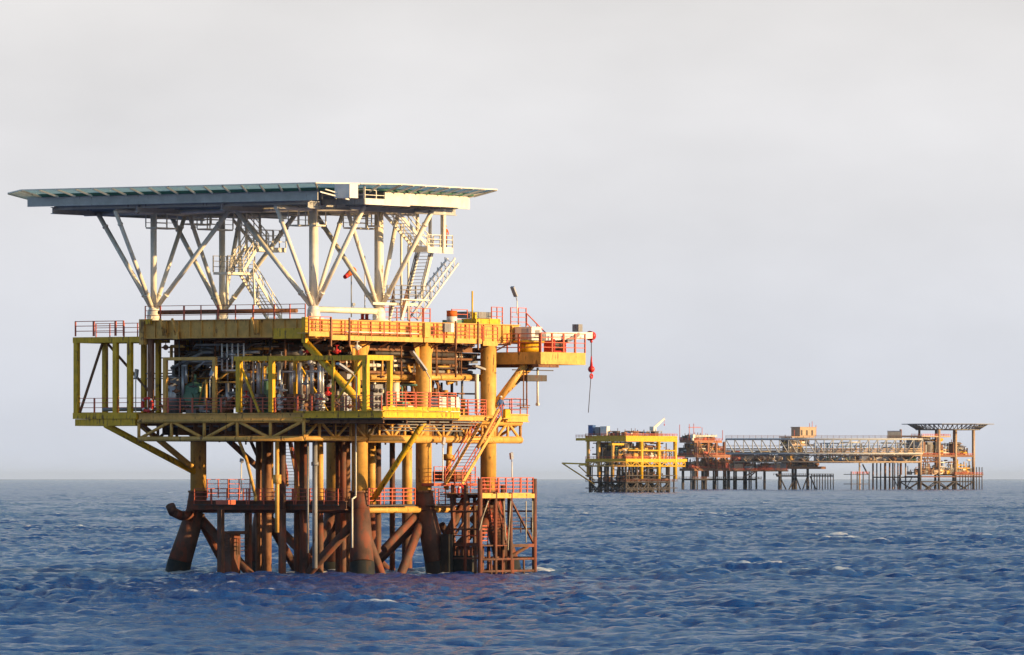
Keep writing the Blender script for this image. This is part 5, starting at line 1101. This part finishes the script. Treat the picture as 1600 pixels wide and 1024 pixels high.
fpart(MB().tube(B5.R(1364, 746, 0), B5.R(1438, 746, 0), .4, n=8).tube(B5.R(1395, 746, 0), B5.R(1405, 765, 0), .3, n=8).tube(B5.R(1425, 746, 0), B5.R(1415, 765, 0), .3, n=8), 'tie_beam', 'jacket_steel', r5)
# ---- long bridge, runs straight across the view
def wp(px_, py_, Y): return Vector(((px_-800)/F*Y, Y, H+(HY-py_)/F*Y))
b0 = wp(1134, 709, YB-14); b1 = wp(1442, 709, YB-14); bt = wp(1134, 686.5, YB-14).z - b0.z
br = bpy.data.objects.new('footbridge', None); COL.objects.link(br); br.location = b0
tag(br, 'long pale lattice truss bridge linking the distant platforms above the sea', 'bridge')
Lb = (b1-b0).x; D_ = Vector((Lb, 0, 0))
for y_ in (0, 5):
    o_ = Vector((0, y_, 0))
    MB().tube(o_, D_+o_, .62, n=8).build('bottom_chord', 'pale_grey', br); MB().tube(o_+Vector((0,0,bt)), D_+o_+Vector((0,0,bt)), .62, n=8).build('top_chord', 'pale_grey', br)
    m = MB(); nb = 22
    for k in range(nb+1):
        c = o_ + D_*(k/nb); m.tube(c, c+Vector((0,0,bt)), .26, n=6)
        if k < nb: c2 = o_ + D_*((k+1)/nb); m.tube(*((c+Vector((0,0,bt)), c2) if k < nb/2 else (c, c2+Vector((0,0,bt)))), .3, n=6)
    m.build('lacing', 'pale_grey', br)
MB().box(0, Lb, .5, 4.5, -.3, -.05).build('walkway', 'grey', br)
MB().rail((0, 0, bt+.6), (Lb, 0, bt+.6), 2.0, 4, 3, .09, .1).build('railing', 'brown', br); MB().rail((0, .2, bt*.45), (Lb, .2, bt*.45), 1.4, 5, 3, .09, .1).build('railing', 'grey', br)
for z_, r_ in ((.9, .4), (2.0, .3), (3.2, .45)): MB().tube((0, 2.5, z_), (Lb, 2.5, z_), r_, n=8).build('pipeline', 'far_tan', br)
g0 = wp(1145, 722, YB-8) - b0; g1 = wp(1440, 722, YB-8) - b0
m = MB().tube(g0, g1, .45, n=8).tube(g0+Vector((0,0,4.4)), g1+Vector((0,0,4.4)), .35, n=8)
for k in range(26): c = g0.lerp(g1, k/26); c2 = g0.lerp(g1, (k+1)/26); m.tube(c+Vector((0,0,4.4 if k%2 else 0)), c2+Vector((0,0,0 if k%2 else 4.4)), .25, n=6)
m.build('lower_truss', 'far_tan', br)
pb = bpy.data.objects.new('pipe_bridge', None); COL.objects.link(pb); g_a = wp(1272, 722, YB+6); g_b = wp(1440, 722, YB+6); pb.location = g_a
tag(pb, 'low deck crowded with lit pipes and equipment below the right half of the long bridge', 'pipe bridge')
Lp = (g_b-g_a).x; hp = wp(1272, 712, YB+6).z - g_a.z
MB().box(0, Lp, 0, 10, -.8, 0).build('deck', 'cream', pb); MB().rail((0, 0, 0), (Lp, 0, 0), 1.4, 3, 3, .08, .1).build('railing', 'far_tan', pb)
clutter(pb, 0, Lp-8, 0.5, 9, 0, 13.5, 200, ('cream','far_tan','grey','silver','brown','green','white'), 91); fmodules(pb, 0, Lp, 1, 6, 0, 6, 10, ('grey','far_tan','brown'), 92)
for k in range(10): MB().bar((Lp*k/9, .3, 0), (Lp*k/9, .3, 13), .5).build('frame_post', 'pale_grey', pb)
for z_ in (4.3, 8.5, 12.8): MB().bar((0, .3, z_), (Lp, .3, z_), .4).build('frame_beam', 'pale_grey', pb)
pm = bpy.data.objects.new('pipe_bridge', None); COL.objects.link(pm); g_a = wp(1140, 737, YB+6); g_b = wp(1232, 737, YB+6); pm.location = g_a
tag(pm, 'dark low deck hung with boxes between the crowded brown platform and the slim middle platform', 'pipe bridge')
Lp = (g_b-g_a).x
MB().box(0, Lp, 0, 8, 0, .8).build('deck', 'brown', pm); MB().box(0, Lp, 0, 8, 6.5, 7.1).build('upper_deck', 'brown', pm); MB().rail((0, 0, .8), (Lp, 0, .8), 1.4, 3, 3, .08, .1).build('railing', 'red', pm)
clutter(pm, 0, Lp-8, .5, 7, .8, 6.4, 110, ('brown','red','dark','grey','far_tan'), 93); clutter(pm, 0, Lp-8, .5, 7, 7.1, 14, 80, ('brown','far_tan','grey','red'), 94); fmodules(pm, 0, Lp, 1, 5, .8, 6, 9, ('dark','brown','red'), 95)
q = wp(1387, 684, YB-13) - b0; q2 = wp(1408, 673, YB-13) - b0
bx_ = bpy.data.objects.new('equipment_container', None); COL.objects.link(bx_); bx_.location = b0 + Vector((q.x, 3, bt+.62))
tag(bx_, 'grey blue container sitting on top of the distant bridge towards its right end', 'container')
MB().box(0, q2.x-q.x, -2.4, 2.4, 0, q2.z-q.z).build('walls', 'grey', bx_); MB().box(-.2, q2.x-q.x+.2, -2.6, 2.6, q2.z-q.z, q2.z-q.z+.3).build('roof', 'blue', bx_)

# ---- sea haze
hz = bpy.data.materials.new('sea haze'); hz.use_nodes = True; t_ = hz.node_tree; t_.nodes.clear()
ho = t_.nodes.new('ShaderNodeOutputMaterial'); hv = t_.nodes.new('ShaderNodeVolumePrincipled')
hv.inputs['Color'].default_value = (0.60, 0.76, 1.0, 1); hv.inputs['Density'].default_value = 0.000008; hv.inputs['Anisotropy'].default_value = 0.0
t_.links.new(hv.outputs[0], ho.inputs['Volume'])
M['haze'] = hz
h_ = MB().box(-170000, 170000, -60, 91000, -8, 75).build('haze', 'haze'); h_['kind'] = 'stuff'
